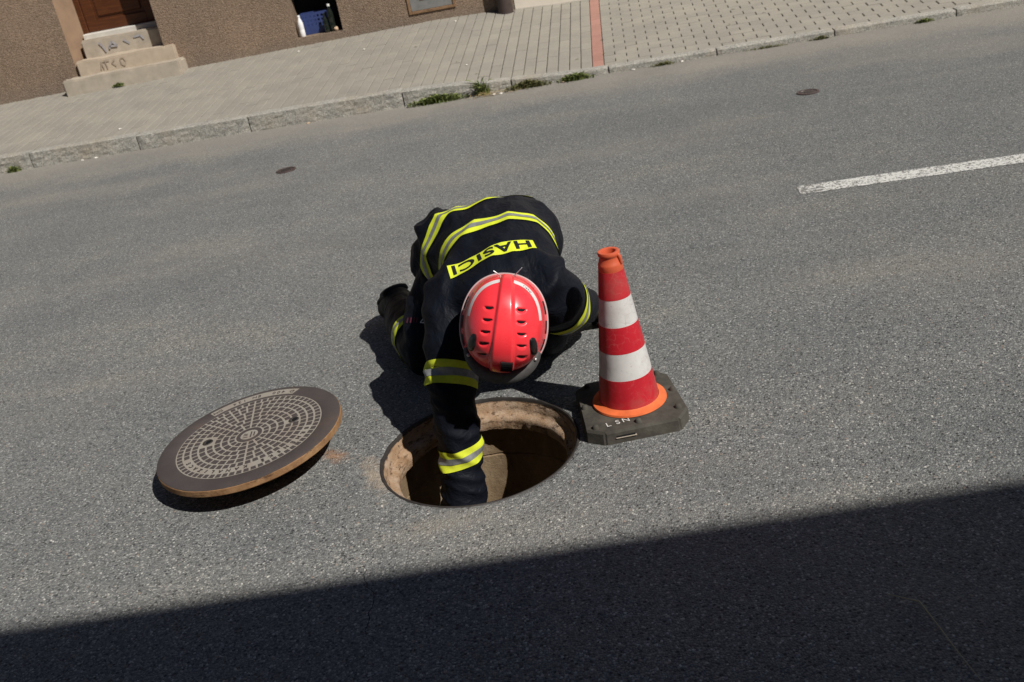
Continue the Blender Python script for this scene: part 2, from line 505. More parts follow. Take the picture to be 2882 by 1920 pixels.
M['blueink'] = make_plain('faded_blue_paint', (0.335, 0.325, 0.345), 0.9, 0.1, 0.15, 30)
M['greyink'] = make_plain('faded_grey_paint', (0.36, 0.295, 0.228), 0.9, 0.1, 0.12, 30)
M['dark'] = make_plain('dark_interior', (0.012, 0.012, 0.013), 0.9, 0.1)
M['sheet'] = make_plain('grey_painted_sheet', (0.19, 0.19, 0.185), 0.6, 0.4, 0.2, 9)
M['rust_frame'] = make_rust('rusty_hatch_frame', (0.17, 0.095, 0.05), (0.27, 0.17, 0.10))
M['pipe'] = make_plain('brown_downpipe', (0.06, 0.042, 0.038), 0.5, 0.4, 0.2, 9)
M['blue'] = make_plain('blue_plastic', (0.035, 0.055, 0.17), 0.45, 0.45, 0.15, 12)
M['whiteplastic'] = make_plain('white_plastic', (0.78, 0.78, 0.78), 0.35, 0.5, 0.05, 12)
M['glass'] = make_plain('dark_bottle_glass', (0.012, 0.016, 0.012), 0.08, 0.6, 0.1, 12)
M['cap'] = make_plain('pale_cap', (0.6, 0.6, 0.58), 0.4, 0.4)
M['cardboard'] = make_plain('crumpled_cardboard', (0.5, 0.36, 0.24), 0.8, 0.2, 0.2, 30)
M['iron'] = make_iron_top()
M['groove'] = make_groove()
M['rust'] = make_rust()
M['irondark'] = make_plain('dark_iron', (0.035, 0.03, 0.028), 0.6, 0.4, 0.3, 20, 0.4)
M['ironvalve'] = make_plain('brown_valve_iron', (0.06, 0.042, 0.04), 0.6, 0.4, 0.3, 40, 0.4)
M['ledge'] = make_ledge()
M['shaft'] = make_shaft()
M['red_band'] = make_band('red_reflective_sleeve', (0.50, 0.014, 0.026), (0.52, 0.10, 0.10))
M['white_band'] = make_band('white_reflective_sleeve', (0.62, 0.61, 0.60), (0.28, 0.25, 0.24))
M['orange'] = make_plain('orange_cone_plastic', (0.58, 0.105, 0.045), 0.5, 0.45, 0.12, 18, 0.15)
M['orange2'] = make_plain('bright_orange_flange', (0.68, 0.145, 0.045), 0.55, 0.4, 0.2, 18, 0.1)
M['rubber'] = make_plain('recycled_rubber', (0.062, 0.057, 0.048), 0.85, 0.25, 0.45, 16, 0.5)
M['chalk'] = make_plain('white_chalk', (0.62, 0.60, 0.58), 0.9, 0.1)
M['cloth'] = make_cloth()
M['yellow'] = make_yellow()
M['silver'] = make_silver()
M['black_print'] = make_plain('black_print', (0.012, 0.014, 0.016), 0.7, 0.25)
M['helmet'] = make_helmet()
M['sticker'] = make_plain('white_reflective_sticker', (0.70, 0.66, 0.66), 0.4, 0.4, 0.08, 30)
M['blackplastic'] = make_plain('black_plastic', (0.010, 0.010, 0.011), 0.3, 0.5, 0.2, 30)
M['peak'] = make_plain('charcoal_peak', (0.085, 0.083, 0.083), 0.75, 0.35, 0.2, 70, 0.35, 300)
M['trim'] = make_plain('clear_rim_trim', (0.46, 0.36, 0.36), 0.3, 0.5)
M['steel'] = make_plain('bright_steel', (0.55, 0.55, 0.55), 0.35, 0.5, 0.1, 20, metallic=0.8)
M['boot'] = make_plain('black_boot_leather', (0.010, 0.0095, 0.009), 0.6, 0.2, 0.2, 22, 0.3)
M['glove'] = make_plain('dark_grey_glove', (0.016, 0.016, 0.0165), 0.7, 0.2, 0.25, 35, 0.4)
M['skin'] = make_plain('skin', (0.50, 0.30, 0.22), 0.55, 0.4, 0.06, 20)
M['pink'] = make_plain('pink_print', (0.10, 0.022, 0.036), 0.8, 0.2)
M['weed'] = make_leaf('weed_green', (0.06, 0.095, 0.02), (0.22, 0.25, 0.075))
M['weed_dark'] = make_leaf('weed_olive', (0.055, 0.065, 0.02), (0.21, 0.20, 0.08))
M['straw'] = make_leaf('dry_straw', (0.42, 0.29, 0.12), (0.55, 0.42, 0.22))
M['straw2'] = make_leaf('dry_stalk', (0.50, 0.44, 0.27), (0.42, 0.36, 0.18))
M['paper'] = make_plain('white_paper', (0.78, 0.74, 0.68), 0.8, 0.2)
M['grit'] = make_leaf('loose_grit', (0.15, 0.146, 0.14), (0.52, 0.505, 0.47))

# ------------------------------------------------------------------ street frame: s along the kerb, d away from the road
ts = Vector((math.cos(STREET), math.sin(STREET), 0))
ns = Vector((-ts.y, ts.x, 0))
K0 = Vector((0, 8.66, 0))
def S(s, d, z=0.0):
    return K0 + ts * s + ns * d + Vector((0, 0, z))
def zk(s):
    u = min(1, max(0, (s + 0.6) / 1.8))
    u = u * u * (3 - 2 * u)
    return 0.13 * (1 - u) + 0.042 * u
SLOPE = 0.105
def zp(s, d):
    return zk(s) + SLOPE * max(0.0, d - 0.12)
# wall frame: w along the facade, e into the house
tw = Vector((1, -0.077, 0)).normalized()
nw = Vector((-tw.y, tw.x, 0))
W0 = Vector((0, 11.2, 0))
def Wp(w, e, z):
    return W0 + tw * w + nw * e + Vector((0, 0, z))
WALLROT = math.atan2(tw.y, tw.x)

# ------------------------------------------------------------------ road with the manhole opening
def build_road():
    bm = bmesh.new()
    n = 128
    rings = []
    rnd = random.Random(3)
    for k, r in enumerate((MR, 0.345, 0.40, 0.6)):
        ring = []
        for i in range(n):
            a = 2 * math.pi * i / n
            rr = r
            z = 0.0
            if k == 0:
                rr = r + 0.006 * noise.noise(Vector((math.cos(a) * 9, math.sin(a) * 9, 0))) + rnd.uniform(-0.0025, 0.0025)
                z = -0.004
            ring.append(bm.verts.new((MH.x + rr * math.cos(a), MH.y + rr * math.sin(a), z)))
        rings.append(ring)
    drop = [bm.verts.new((v.co.x, v.co.y, -0.03)) for v in rings[0]]
    rings.insert(0, drop)
    sq = []
    def square(h):
        out = []
        for i in range(n):
            a = 2 * math.pi * i / n
            c, s_ = math.cos(a), math.sin(a)
            f = h / max(abs(c), abs(s_))
            out.append(bm.verts.new((MH.x + c * f, MH.y + s_ * f, 0)))
        return out
    rings += [square(3.0), square(30.0), square(260.0)]
    for a, b in zip(rings[:-1], rings[1:]):
        for i in range(n):
            j = (i + 1) % n
            bm.faces.new((a[i], a[j], b[j], b[i]))
    o = obj('road', bm, M['asphalt'])
    tag(o, 'sunlit worn grey asphalt carriageway', 'road', kind='structure')
    return o
road = build_road()
def build_crack(pts, seed):
    V, F = [], []
    rnd = random.Random(seed)
    line = []
    for a, b in zip(pts[:-1], pts[1:]):
        a, b = Vector((*a, 0)), Vector((*b, 0))
        n = Vector((-(b - a).y, (b - a).x, 0)).normalized()
        for k in range(6):
            line.append(a.lerp(b, k / 6) + n * rnd.uniform(-0.006, 0.006))
    for i, q in enumerate(line):
        t = (line[min(i + 1, len(line) - 1)] - line[max(0, i - 1)]).normalized()
        n = Vector((-t.y, t.x, 0))
        w = 0.0008 * rnd.uniform(0.5, 1.4) * (1 - abs(2 * i / len(line) - 1) ** 3)
        V += [q - n * w + Vector((0, 0, 0.0006)), q + n * w + Vector((0, 0, 0.0006))]
    for i in range(len(line) - 1): F.append((2 * i, 2 * i + 2, 2 * i + 3, 2 * i + 1))
    raw('crack', V, F, M['dark'], road)
build_crack([(-0.612, 2.53), (-0.592, 2.49), (-0.583, 2.45), (-0.571, 2.40)], 1)
build_crack([(-0.592, 2.39), (-0.585, 2.34), (-0.600, 2.30)], 2)
build_crack([(-0.53, 2.40), (-0.515, 2.33), (-0.525, 2.24), (-0.49, 2.15), (-0.505, 2.02), (-0.46, 1.93)], 3)
build_crack([(0.17, 2.245), (0.205, 2.205), (0.24, 2.195)], 4)

# worn white lane marking
def build_marking():
    a = Vector((1.535, 4.665, 0))
    verts, faces = [], []
    nseg = 60
    for i in range(nseg + 1):
        p = a + ts * (3.2 * i / nseg)
        e = 0.006 * noise.noise(Vector((i * 0.9, 3, 0)))
        f = 0.006 * noise.noise(Vector((i * 0.9, 9, 0)))
        for d, q in ((-0.065 + e, 0), (0.065 + f, 0)):
            verts.append(p + ns * d + Vector((0, 0, 0.0022)))
    for i in range(nseg):
        faces.append((2 * i, 2 * i + 2, 2 * i + 3, 2 * i + 1))
    o = raw('lane_marking', verts, faces, M['paint'])
    tag(o, 'worn white painted lane dash on the asphalt', 'road marking')
build_marking()

# ------------------------------------------------------------------ kerb stones
def build_kerb():
    root = empty('kerb', S(0, 0, 0), STREET)
    tag(root, 'row of rough granite kerbstones along the pavement', 'kerb', kind='structure')
    joints = [-8.3, -7.2, -6.15, -5.1, -4.05, -3.0, -1.94, -0.53, 0.42, 1.25, 2.15, 3.1, 4.05, 5.0, 6.0, 7.0]
    for q, (a, b) in enumerate(zip(joints[:-1], joints[1:])):
        a += 0.006
        b -= 0.006
        off = random.Random(q).uniform(-0.008, 0.008)
        dz = random.Random(q + 50).uniform(-0.004, 0.004)
        ns_ = max(8, int((b - a) / 0.035))
        bm = bmesh.new()
        rows = []
        for i in range(ns_ + 1):
            s = a + (b - a) * i / ns_
            h = zk(s) + 0.012 + dz
            prof = [(0.0, -0.06)]
            for j in range(7):
                prof.append((0.0, -0.01 + (h - 0.004) * j / 6.0 if j < 6 else h - 0.010))
            prof += [(0.006, h - 0.002), (0.016, h), (0.06, h), (0.095, h), (0.125, h - 0.001), (0.128, -0.06)]
            row = []
            endk = 0.006 if i in (0, ns_) else 0.0
            for (d, z) in prof:
                p = Vector((s, d + off, z))
                if d < 0.01 and z > -0.03:
                    p.y += ((0.005 * noise.noise(Vector((s * 22, z * 30, q))) + 0.006 * noise.noise(Vector((s * 60, z * 75, q)))) * min(1, (h / 0.14) ** 1.5) + endk)
                elif z > 0.02:
                    p.z += 0.0025 * noise.noise(Vector((s * 20, d * 20, q + 7))) - endk * 0.6
                row.append(bm.verts.new(p))
            rows.append(row)
        m = len(rows[0])
        for r0, r1 in zip(rows[:-1], rows[1:]):
            for j in range(m - 1):
                bm.faces.new((r0[j], r1[j], r1[j + 1], r0[j + 1]))
        bm.faces.new(rows[0])
        bm.faces.new(rows[-1][::-1])
        obj('kerbstone', bm, M['granite'], root)
build_kerb()

# ------------------------------------------------------------------ paved footpath: pavers one by one
def build_pavement():
    # bed under the joints
    verts, faces = [], []
    ss = [-9 + 0.3 * i for i in range(57)]
    dd = [0.115, 0.6, 1.2, 1.8, 2.4, 2.9]
    for s in ss:
        for d in dd:
            verts.append(S(s, d, zp(s, d) - 0.013))
    m = len(dd)
    for i in range(len(ss) - 1):
        for j in range(m - 1):
            faces.append((i * m + j, (i + 1) * m + j, (i + 1) * m + j + 1, i * m + j + 1))
    bed = raw('pavement', verts, faces, M['sand'])
    tag(bed, 'footpath of grey concrete pavers with one red stripe', 'pavement', kind='structure')

    def paver_mesh(ls, ld, name, mt):
        bm = bmesh.new()
        box(bm, -ls / 2, ls / 2, -ld / 2, ld / 2, -0.05, 0.0)
        top = [e for e in bm.edges if all(v.co.z > -0.01 for v in e.verts)]
        bmesh.ops.bevel(bm, geom=top, offset=0.004, segments=1, affect='EDGES')
        bmesh.ops.recalc_face_normals(bm, faces=bm.faces[:])
        me = bpy.data.meshes.new(name)
        bm.to_mesh(me)
        bm.free()
        me.materials.append(mt)
        return me
    G, g = 0.0068, 0.004
    mesh_left = paver_mesh(0.1 - G, 0.2 - g, 'paver_lengthwise', M['paver'])
    mesh_left_half = paver_mesh(0.1 - G, 0.1 - g, 'paver_half', M['paver'])
    mesh_right = paver_mesh(0.2 - G, 0.1 - g, 'paver_across', M['paver'])
    mesh_right_half = paver_mesh(0.1 - G, 0.1 - g, 'paver_across_half', M['paver'])
    mesh_red = paver_mesh(0.1 - G * 0.6, 0.2 - g, 'paver_red', M['redpaver'])
    rnd = random.Random(11)
    items = []
    RED = 1.165
    def wall_d(s):                                      # where the facade cuts the paving
        p = S(s, 0)
        e = (W0 - p).dot(nw) / ns.dot(nw)
        return e
    D0 = 0.132
    i = 0
    s = RED - 0.1
    while s > -7.2:
        off = (0.0, 0.1)[i % 2]
        d = D0
        if off:
            items.append((s, d + 0.05, mesh_left_half, 'paver'))
            d += 0.1
        while d < min(2.85, wall_d(s) + 0.05):
            items.append((s, d + 0.1, mesh_left, 'paver'))
            d += 0.2
        s -= 0.1
        i += 1
    d = D0
    while d < 2.9:
        items.append((RED, d + 0.1, mesh_red, 'red_paver'))
        d += 0.2
    r = 0
    d = D0
    while d < 2.9:
        s = RED + 0.05
        if r % 2:
            items.append((s + 0.05, d + 0.05, mesh_right_half, 'paver'))
            s += 0.1
        while s < 6.2:
            items.append((s + 0.1, d + 0.05, mesh_right, 'paver'))
            s += 0.2
        d += 0.1
        r += 1
    def matrix(s, d):
        e = 0.03
        p = S(s, d, zp(s, d) + rnd.uniform(-0.0022, 0.0022))
        dx = (S(s + e, d, zp(s + e, d)) - S(s - e, d, zp(s - e, d))).normalized()
        dy = (S(s, d + e, zp(s, d + e)) - S(s, d - e, zp(s, d - e))).normalized()
        dy = Quaternion(dx, rnd.uniform(-0.008, 0.008)) @ dy
        n = dx.cross(dy).normalized()
        dy = n.cross(dx)
        return Matrix(((dx.x, dy.x, n.x, p.x), (dx.y, dy.y, n.y, p.y), (dx.z, dy.z, n.z, p.z), (0, 0, 0, 1)))
    def key(it):                                        # the ones nearest the carriageway corner show largest
        p = S(it[0], it[1])
        inside = -5.2 < p.x < 4.9
        return (0 if inside else 1, (p.x - 1.2) ** 2 * 0.55 + p.y ** 2 * 1.0)
    grey = sorted([t for t in items if t[3] == 'paver'], key=key)
    red = [t for t in items if t[3] == 'red_paver']
    for (s, d, me, nm) in grey[:300] + red:
        o = bpy.data.objects.new(nm, me)
        col.objects.link(o)
        o.parent = bed
        o.matrix_local = matrix(s, d)
    V, F = [], []
    for (s, d, me, nm) in grey[300:]:
        mx = matrix(s, d)
        b = len(V)
        V += [mx @ v.co for v in me.vertices]
        F += [tuple(b + i for i in p.vertices) for p in me.polygons]
    f = raw('paver_field', V, F, M['paver_i'], bed)
    tag(f, kind='stuff')
build_pavement()

# ------------------------------------------------------------------ brown roughcast house across the street
def build_house():
    root = empty('brown_house', Wp(0, 0, 0), WALLROT)
    tag(root, 'brown roughcast house with wooden door and low basement window', 'house')
    W1, W2, ZT = -15.5, 0.712, 7.4
    door = (-4.13, -3.11, 0.30, 2.75)
    win = (-1.665, -1.15, 0.452, 1.15)
    up = []
    for (a, b) in ((-8.6, -7.5), (-6.4, -5.3), (-2.2, -1.1), (-0.7, 0.3)):
        up.append((a, b, 2.2, 3.7))
        up.append((a, b, 5.1, 6.6))
    ops = [door, win] + up
    xs = sorted({W1, W2} | {v for o in ops for v in o[:2]})
    zs = sorted({0.0, ZT} | {v for o in ops for v in o[2:]})
    V, F = [], []
    def quad(*p):
        b = len(V)
        V.extend(p)
        F.append((b, b + 1, b + 2, b + 3))
    for xa, xb in zip(xs[:-1], xs[1:]):
        for za, zb in zip(zs[:-1], zs[1:]):
            cx, cz = (xa + xb) / 2, (za + zb) / 2
            if any(o[0] < cx < o[1] and o[2] < cz < o[3] for o in ops): continue
            quad((xa, 0, za), (xb, 0, za), (xb, 0, zb), (xa, 0, zb))
    for (a, b, z0, z1) in ops[1:]:
        dep = 0.30
        quad((a, 0, z0), (a, dep, z0), (a, dep, z1), (a, 0, z1))
        quad((b, 0, z0), (b, 0, z1), (b, dep, z1), (b, dep, z0))
        quad((a, 0, z0), (b, 0, z0), (b, dep, z0), (a, dep, z0))
        quad((a, 0, z1), (a, dep, z1), (b, dep, z1), (b, 0, z1))
    quad((W1, 0, 0), (W1, 0, ZT), (W1, 8, ZT), (W1, 8, 0))
    quad((W1, 8, 0), (W1, 8, ZT), (W2, 8, ZT), (W2, 8, 0))
    raw('wall', V, F, M['roughcast'], root)
    # smooth door reveals, a little splayed
    a, b, z0, z1 = door
    dp = 0.44
    V, F = [], []
    quad((a, 0.0, z0), (a + 0.05, dp, z0), (a + 0.05, dp, z1), (a, 0.0, z1))
    quad((b, 0.0, z0), (b, 0.0, z1), (b - 0.05, dp, z1), (b - 0.05, dp, z0))
    quad((a, 0, z1), (a + 0.05, dp, z1), (b - 0.05, dp, z1), (b, 0, z1))
    raw('door_reveal', V, F, M['jamb'], root)
    # door leaf with sunk panels in a frame
    zb = 0.875
    bm = bmesh.new()
    x0, x1 = a + 0.11, b - 0.11
    box(bm, x0, x1, 0.425, 0.455, zb, 2.6)
    dl = obj('door', bm, M['wood'], root)
    bm = bmesh.new()
    for (p, q, r, s_) in ((x0, x0 + 0.115, zb, 2.6), (x1 - 0.115, x1, zb, 2.6)):
        box(bm, p, q, 0.400, 0.425, r, s_, 0.004)
    for (r, s_) in ((zb, zb + 0.115), (1.52, 1.64), (2.5, 2.6)):
        box(bm, x0 + 0.115, x1 - 0.115, 0.4005, 0.425, r, s_, 0.004)
    obj('door_rail', bm, M['wood'], dl)
    for (r, s_) in ((zb + 0.15, 1.485), (1.675, 2.465)):
        bm = bmesh.new()
        box(bm, x0 + 0.15, x1 - 0.15, 0.412, 0.425, r, s_, 0.010)
        obj('door_panel', bm, M['wood'], dl)
    bm = bmesh.new()
    box(bm, x1 - 0.09, x1 - 0.06, 0.37, 0.3995, 1.72, 1.9, 0.004)
    box(bm, x1 - 0.2, x1 - 0.065, 0.355, 0.375, 1.83, 1.85, 0.006)
    obj('door_handle', bm, M['steel'], dl)
    bm = bmesh.new()
    box(bm, a + 0.045, x0 - 0.004, 0.385, 0.46, 0.84, 2.72, 0.006)
    box(bm, x1 + 0.004, b - 0.045, 0.385, 0.46, 0.84, 2.72, 0.006)
    box(bm, x0 - 0.004, x1 + 0.004, 0.387, 0.46, 2.604, 2.719, 0.006)
    obj('door_frame', bm, M['wood'], root)
    bm = bmesh.new()
    box(bm, a + 0.06, b - 0.06, 0.30, 0.47, 0.70, 0.872, 0.008)
    obj('door_sill', bm, M['stone'], root)
    # basement window: dark pane deep in the recess
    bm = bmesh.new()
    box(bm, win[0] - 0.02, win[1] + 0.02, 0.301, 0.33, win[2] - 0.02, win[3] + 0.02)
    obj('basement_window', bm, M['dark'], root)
    for (p, q, r, s_) in up:
        bm = bmesh.new()
        box(bm, p - 0.01, q + 0.01, 0.22, 0.25, r - 0.01, s_ + 0.01)
        f = obj('window', bm, M['whiteplastic'], root)
        for (c0, c1) in ((p + 0.07, (p + q) / 2 - 0.04), ((p + q) / 2 + 0.04, q - 0.07)):
            bm = bmesh.new()
            box(bm, c0, c1, 0.205, 0.219, r + 0.08, s_ - 0.08)
            obj('pane', bm, M['glass'], f)
    # meter hatch: sheet panel in an angle-iron frame
    h0, h1, k0, k1 = -0.41, 0.10, 0.478, 0.93
    bm = bmesh.new()
    box(bm, h0 + 0.03, h1 - 0.03, -0.006, 0.02, k0 + 0.03, k1 - 0.03, 0.002)
    hp = obj('meter_hatch', bm, M['sheet'], root)
    bm = bmesh.new()
    for (p, q, r, s_) in ((h0, h0 + 0.028, k0, k1), (h1 - 0.028, h1, k0, k1), (h0 + 0.028, h1 - 0.028, k0, k0 + 0.028), (h0 + 0.028, h1 - 0.028, k1 - 0.028, k1)):
        box(bm, p, q, -0.016, 0.02, r, s_, 0.003)
    obj('hatch_frame', bm, M['rust_frame'], hp)
    bm = bmesh.new()
    box(bm, h0 + 0.14, h0 + 0.24, -0.012, -0.005, k0 + 0.13, k0 + 0.20, 0.002)
    obj('hatch_plate', bm, M['rust_frame'], hp)
    # downpipe with its foot
    bm = bmesh.new()
    lathe(bm, [(0.0, 0.30), (0.083, 0.30), (0.085, 0.9), (0.088, 1.0), (0.055, 1.06), (0.055, 7.2), (0.0, 7.2)], 28, (0.618, -0.088, 0))
    obj('downpipe', bm, M['pipe'], root, True, 0.6)
    bm = bmesh.new()
    v = [bm.verts.new(p) for p in ((W1 - 0.1, -0.35, ZT), (W2, -0.35, ZT), (W2, 4, 10.6), (W1 - 0.1, 4, 10.6), (W2, 8.3, ZT), (W1 - 0.1, 8.3, ZT))]
    bm.faces.new((v[0], v[1], v[2], v[3]))
    bm.faces.new((v[3], v[2], v[4], v[5]))
    bm.faces.new((v[0], v[5], v[4], v[1]))
    bm.faces.new((v[1], v[4], v[2]))
    bm.faces.new((v[0], v[3], v[5]))
    obj('roof', bm, M['tiles'], root)

    # door steps
    st = empty('door_steps', Wp(-3.6, 0, 0.2), WALLROT)
    tag(st, 'three worn concrete door steps with faded scribbles', 'steps')
    def step(x0, x1, y0, y1, z0, z1, mt, seed):
        bm = bmesh.new()
        box(bm, x0 + 3.6, x1 + 3.6, y0, y1, z0 - 0.2, z1 - 0.2)
        bmesh.ops.subdivide_edges(bm, edges=bm.edges[:], cuts=10, use_grid_fill=True)
        for v in bm.verts:
            f = 0.012 * noise.noise(v.co * 5 + Vector((seed, 0, 0))) + 0.004 * noise.noise(v.co * 30 + Vector((seed, 3, 0)))
            v.co.z += f * (1 if v.co.z > z1 - 0.22 else 0.2)
            v.co.y += 0.5 * f
        bmesh.ops.bevel(bm, geom=[e for e in bm.edges if len(e.link_faces) == 2 and e.calc_face_angle(0) > 1.0], offset=0.014, segments=2, affect='EDGES')
        return obj('step', bm, mt, st, True, 0.7)
    s3 = step(-4.225, -2.92, -0.250, 0.02, 0.18, 0.482, M['greyconc'], 1)
    s2 = step(-4.10, -2.985, -0.050, 0.17, 0.30, 0.633, M['concrete'], 2)
    s1 = step(-4.055, -3.125, 0.155, 0.32, 0.40, 0.822, M['greyconc'], 3)
    def strokes(name, lines, wd, face_y, mt, par):
        bm = bmesh.new()
        for ln in lines:
            for (xa, za), (xb, zb_) in zip(ln[:-1], ln[1:]):
                t = Vector((xb - xa, 0, zb_ - za))
                n = Vector((-t.z, 0, t.x)).normalized() * wd / 2
                p, q = Vector((xa, face_y, za)), Vector((xb, face_y, zb_))
                bm.faces.new([bm.verts.new(x) for x in (p - n, q - n, q + n, p + n)])
        tag(obj(name, bm, mt, par), kind='stuff')
    z = 0.02
    strokes('scribble', [[(-0.255, 0.595 - z), (-0.225, 0.55 - z), (-0.20, 0.49 - z)], [(-0.16, 0.51 - z), (-0.115, 0.585 - z), (-0.06, 0.53 - z), (-0.16, 0.54 - z)], [(0.02, 0.58 - z), (0.08, 0.53 - z)], [(0.14, 0.585 - z), (0.22, 0.595 - z), (0.25, 0.55 - z)]],
            0.020, 0.146, M['blueink'], s1)
    z = 0.085
    strokes('scribble', [[(-0.235, 0.40 - z + 0.0), (-0.215, 0.48 - z), (-0.20, 0.40 - z)], [(-0.17, 0.48 - z), (-0.16, 0.40 - z)], [(-0.195, 0.48 - z), (-0.12, 0.48 - z)], [(-0.06, 0.48 - z), (-0.10, 0.45 - z), (-0.06, 0.41 - z)],
            [(0.0, 0.475 - z), (0.035, 0.485 - z), (0.055, 0.44 - z), (0.03, 0.395 - z), (0.0, 0.42 - z), (0.0, 0.475 - z)]], 0.012, -0.061, M['greyink'], s2)

    # neighbouring pale house
    nh = empty('pale_house', Wp(0.72, 0, 0), WALLROT)
    tag(nh, 'pale cream rendered house beyond the downpipe', 'house')
    bm = bmesh.new()
    box(bm, 0.0, 16.0, 0.012, 8.0, 0.0, 7.0)
    obj('wall', bm, M['whitewall'], nh)
    bm = bmesh.new()
    v = [bm.verts.new(p) for p in ((0.0, -0.3, 7.0), (16.2, -0.3, 7.0), (16.2, 4, 10.0), (0.0, 4, 10.0), (16.2, 8.3, 7.0), (0.0, 8.3, 7.0))]
    bm.faces.new((v[0], v[1], v[2], v[3])); bm.faces.new((v[3], v[2], v[4], v[5])); bm.faces.new((v[0], v[5], v[4], v[1])); bm.faces.new((v[1], v[4], v[2])); bm.faces.new((v[0], v[3], v[5]))
    obj('roof', bm, M['tiles'], nh)
build_house()

# house behind the photographer; its eaves throw the shade over the near lane
def build_shade_house():
    H = 5.5
    k = H / -L.z
    def edge(x):           # roof edge line whose shadow falls on y = 2.21 - 0.077 x
        return 2.21 - 0.077 * (x + L.x * k) - L.y * k
    root = empty('shading_house', (0, edge(0), 0), math.atan2(-0.077, 1))
    tag(root, 'grey house whose eaves shade the near side of the street', 'house')
    bm = bmesh.new()
    box(bm, -18, 22, -9, -0.35, 0, H - 0.02)
    obj('wall', bm, M['shadewall'], root)
    bm = bmesh.new()
    v = [bm.verts.new(p) for p in ((-18.3, 0, H), (22.3, 0, H), (22.3, -4.7, H + 6.0), (-18.3, -4.7, H + 6.0), (22.3, -9.4, H), (-18.3, -9.4, H))]
    bm.faces.new((v[0], v[1], v[2], v[3])); bm.faces.new((v[3], v[2], v[4], v[5])); bm.faces.new((v[0], v[5], v[4], v[1])); bm.faces.new((v[1], v[4], v[2])); bm.faces.new((v[0], v[3], v[5]))
    obj('roof', bm, M['tiles'], root)
build_shade_house()

# ------------------------------------------------------------------ things on the basement window ledge
def build_ledge_things():
    def crate():
        c = empty('plastic_crate', Wp(-1.43, 0.135, 0.455), WALLROT)
        tag(c, 'blue perforated plastic crate on the basement window ledge', 'crate')
        W, H, T = 0.36, 0.22, 0.008
        # front wall with real square holes
        V, F = [], []
        cols, rows = 9, 5
        xs, zs, holes = [], [], set()
        x = -W / 2
        pw, hw = 0.024, 0.022
        xs = [-W / 2]
        for i in range(8):
            xs += [xs[0] + 0.022 + i * 0.042, xs[0] + 0.022 + i * 0.042 + hw]
        xs.append(W / 2)
        zs = [0.0, 0.085, 0.085 + hw, 0.128, 0.128 + hw, 0.170, 0.170 + hw, H]
        bm = bmesh.new()
        for i in range(len(xs) - 1):
            for j in range(len(zs) - 1):
                if i % 2 == 1 and j % 2 == 1: continue
                box(bm, xs[i], xs[i + 1], 0, T, zs[j], zs[j + 1])
        bmesh.ops.remove_doubles(bm, verts=bm.verts[:], dist=1e-5)
        obj('front_wall', bm, M['blue'], c)
        bm = bmesh.new()
        box(bm, -W / 2, -W / 2 + T, T, 0.155, 0.0005, H)
        obj('side_wall', bm, M['blue'], c)
        bm = bmesh.new()
        box(bm, W / 2 - T, W / 2, T, 0.155, 0.0005, H)
        obj('side_wall', bm, M['blue'], c)
        bm = bmesh.new()
        box(bm, -W / 2 + T, W / 2 - T, 0.147, 0.155, 0.0005, H)
        obj('back_wall', bm, M['blue'], c)
        bm = bmesh.new()
        box(bm, -W / 2 + T, W / 2 - T, T, 0.147, 0.0, 0.008)
        obj('base', bm, M['blue'], c)
    crate()
    def bottle(name, w, e, h, r, mt, capm, label, lean=0.0):
        b = empty(name, Wp(w, e, 0.4515), WALLROT)
        b.rotation_euler = (lean, lean * 0.5, WALLROT)
        tag(b, label, 'bottle')
        bm = bmesh.new()
        lathe(bm, [(0, 0), (r * 0.9, 0), (r, 0.006), (r, h * 0.30), (r * 0.93, h * 0.33), (r, h * 0.37), (r, h * 0.62), (r * 0.75, h * 0.75), (r * 0.42, h * 0.86), (r * 0.38, h * 0.92), (0, h * 0.92)], 20)
        obj('glass_body', bm, mt, b, True, 0.7)
        bm = bmesh.new()
        lathe(bm, [(0, h * 0.915), (r * 0.46, h * 0.915), (r * 0.46, h * 0.99), (r * 0.4, h), (0, h)], 16)
        obj('cap', bm, capm, b, True, 0.7)
    bottle('plastic_bottle', -1.605, 0.07, 0.225, 0.031, M['whiteplastic'], M['whiteplastic'], 'white plastic bottle standing in front of the blue crate')
    bottle('glass_bottle', -1.262, 0.075, 0.285, 0.035, M['glass'], M['cap'], 'dark glass bottle with pale cap at the crate corner')
    bottle('glass_bottle', -1.325, 0.055, 0.20, 0.028, M['glass'], M['glass'], 'short dark bottle with dark cap leaning on the crate', -0.08)
    bm = bmesh.new()
    bmesh.ops.create_icosphere(bm, subdivisions=2, radius=0.024)
    for v in bm.verts:
        v.co *= 1 + 0.35 * noise.noise(v.co * 60)
        v.co.z = max(-0.021, v.co.z)
    o = obj('crumpled_cup', bm, M['cardboard'])
    o.location = Wp(-1.225, 0.045, 0.474)
    tag(o, 'small crumpled cardboard cup on the basement window ledge', 'litter')
build_ledge_things()

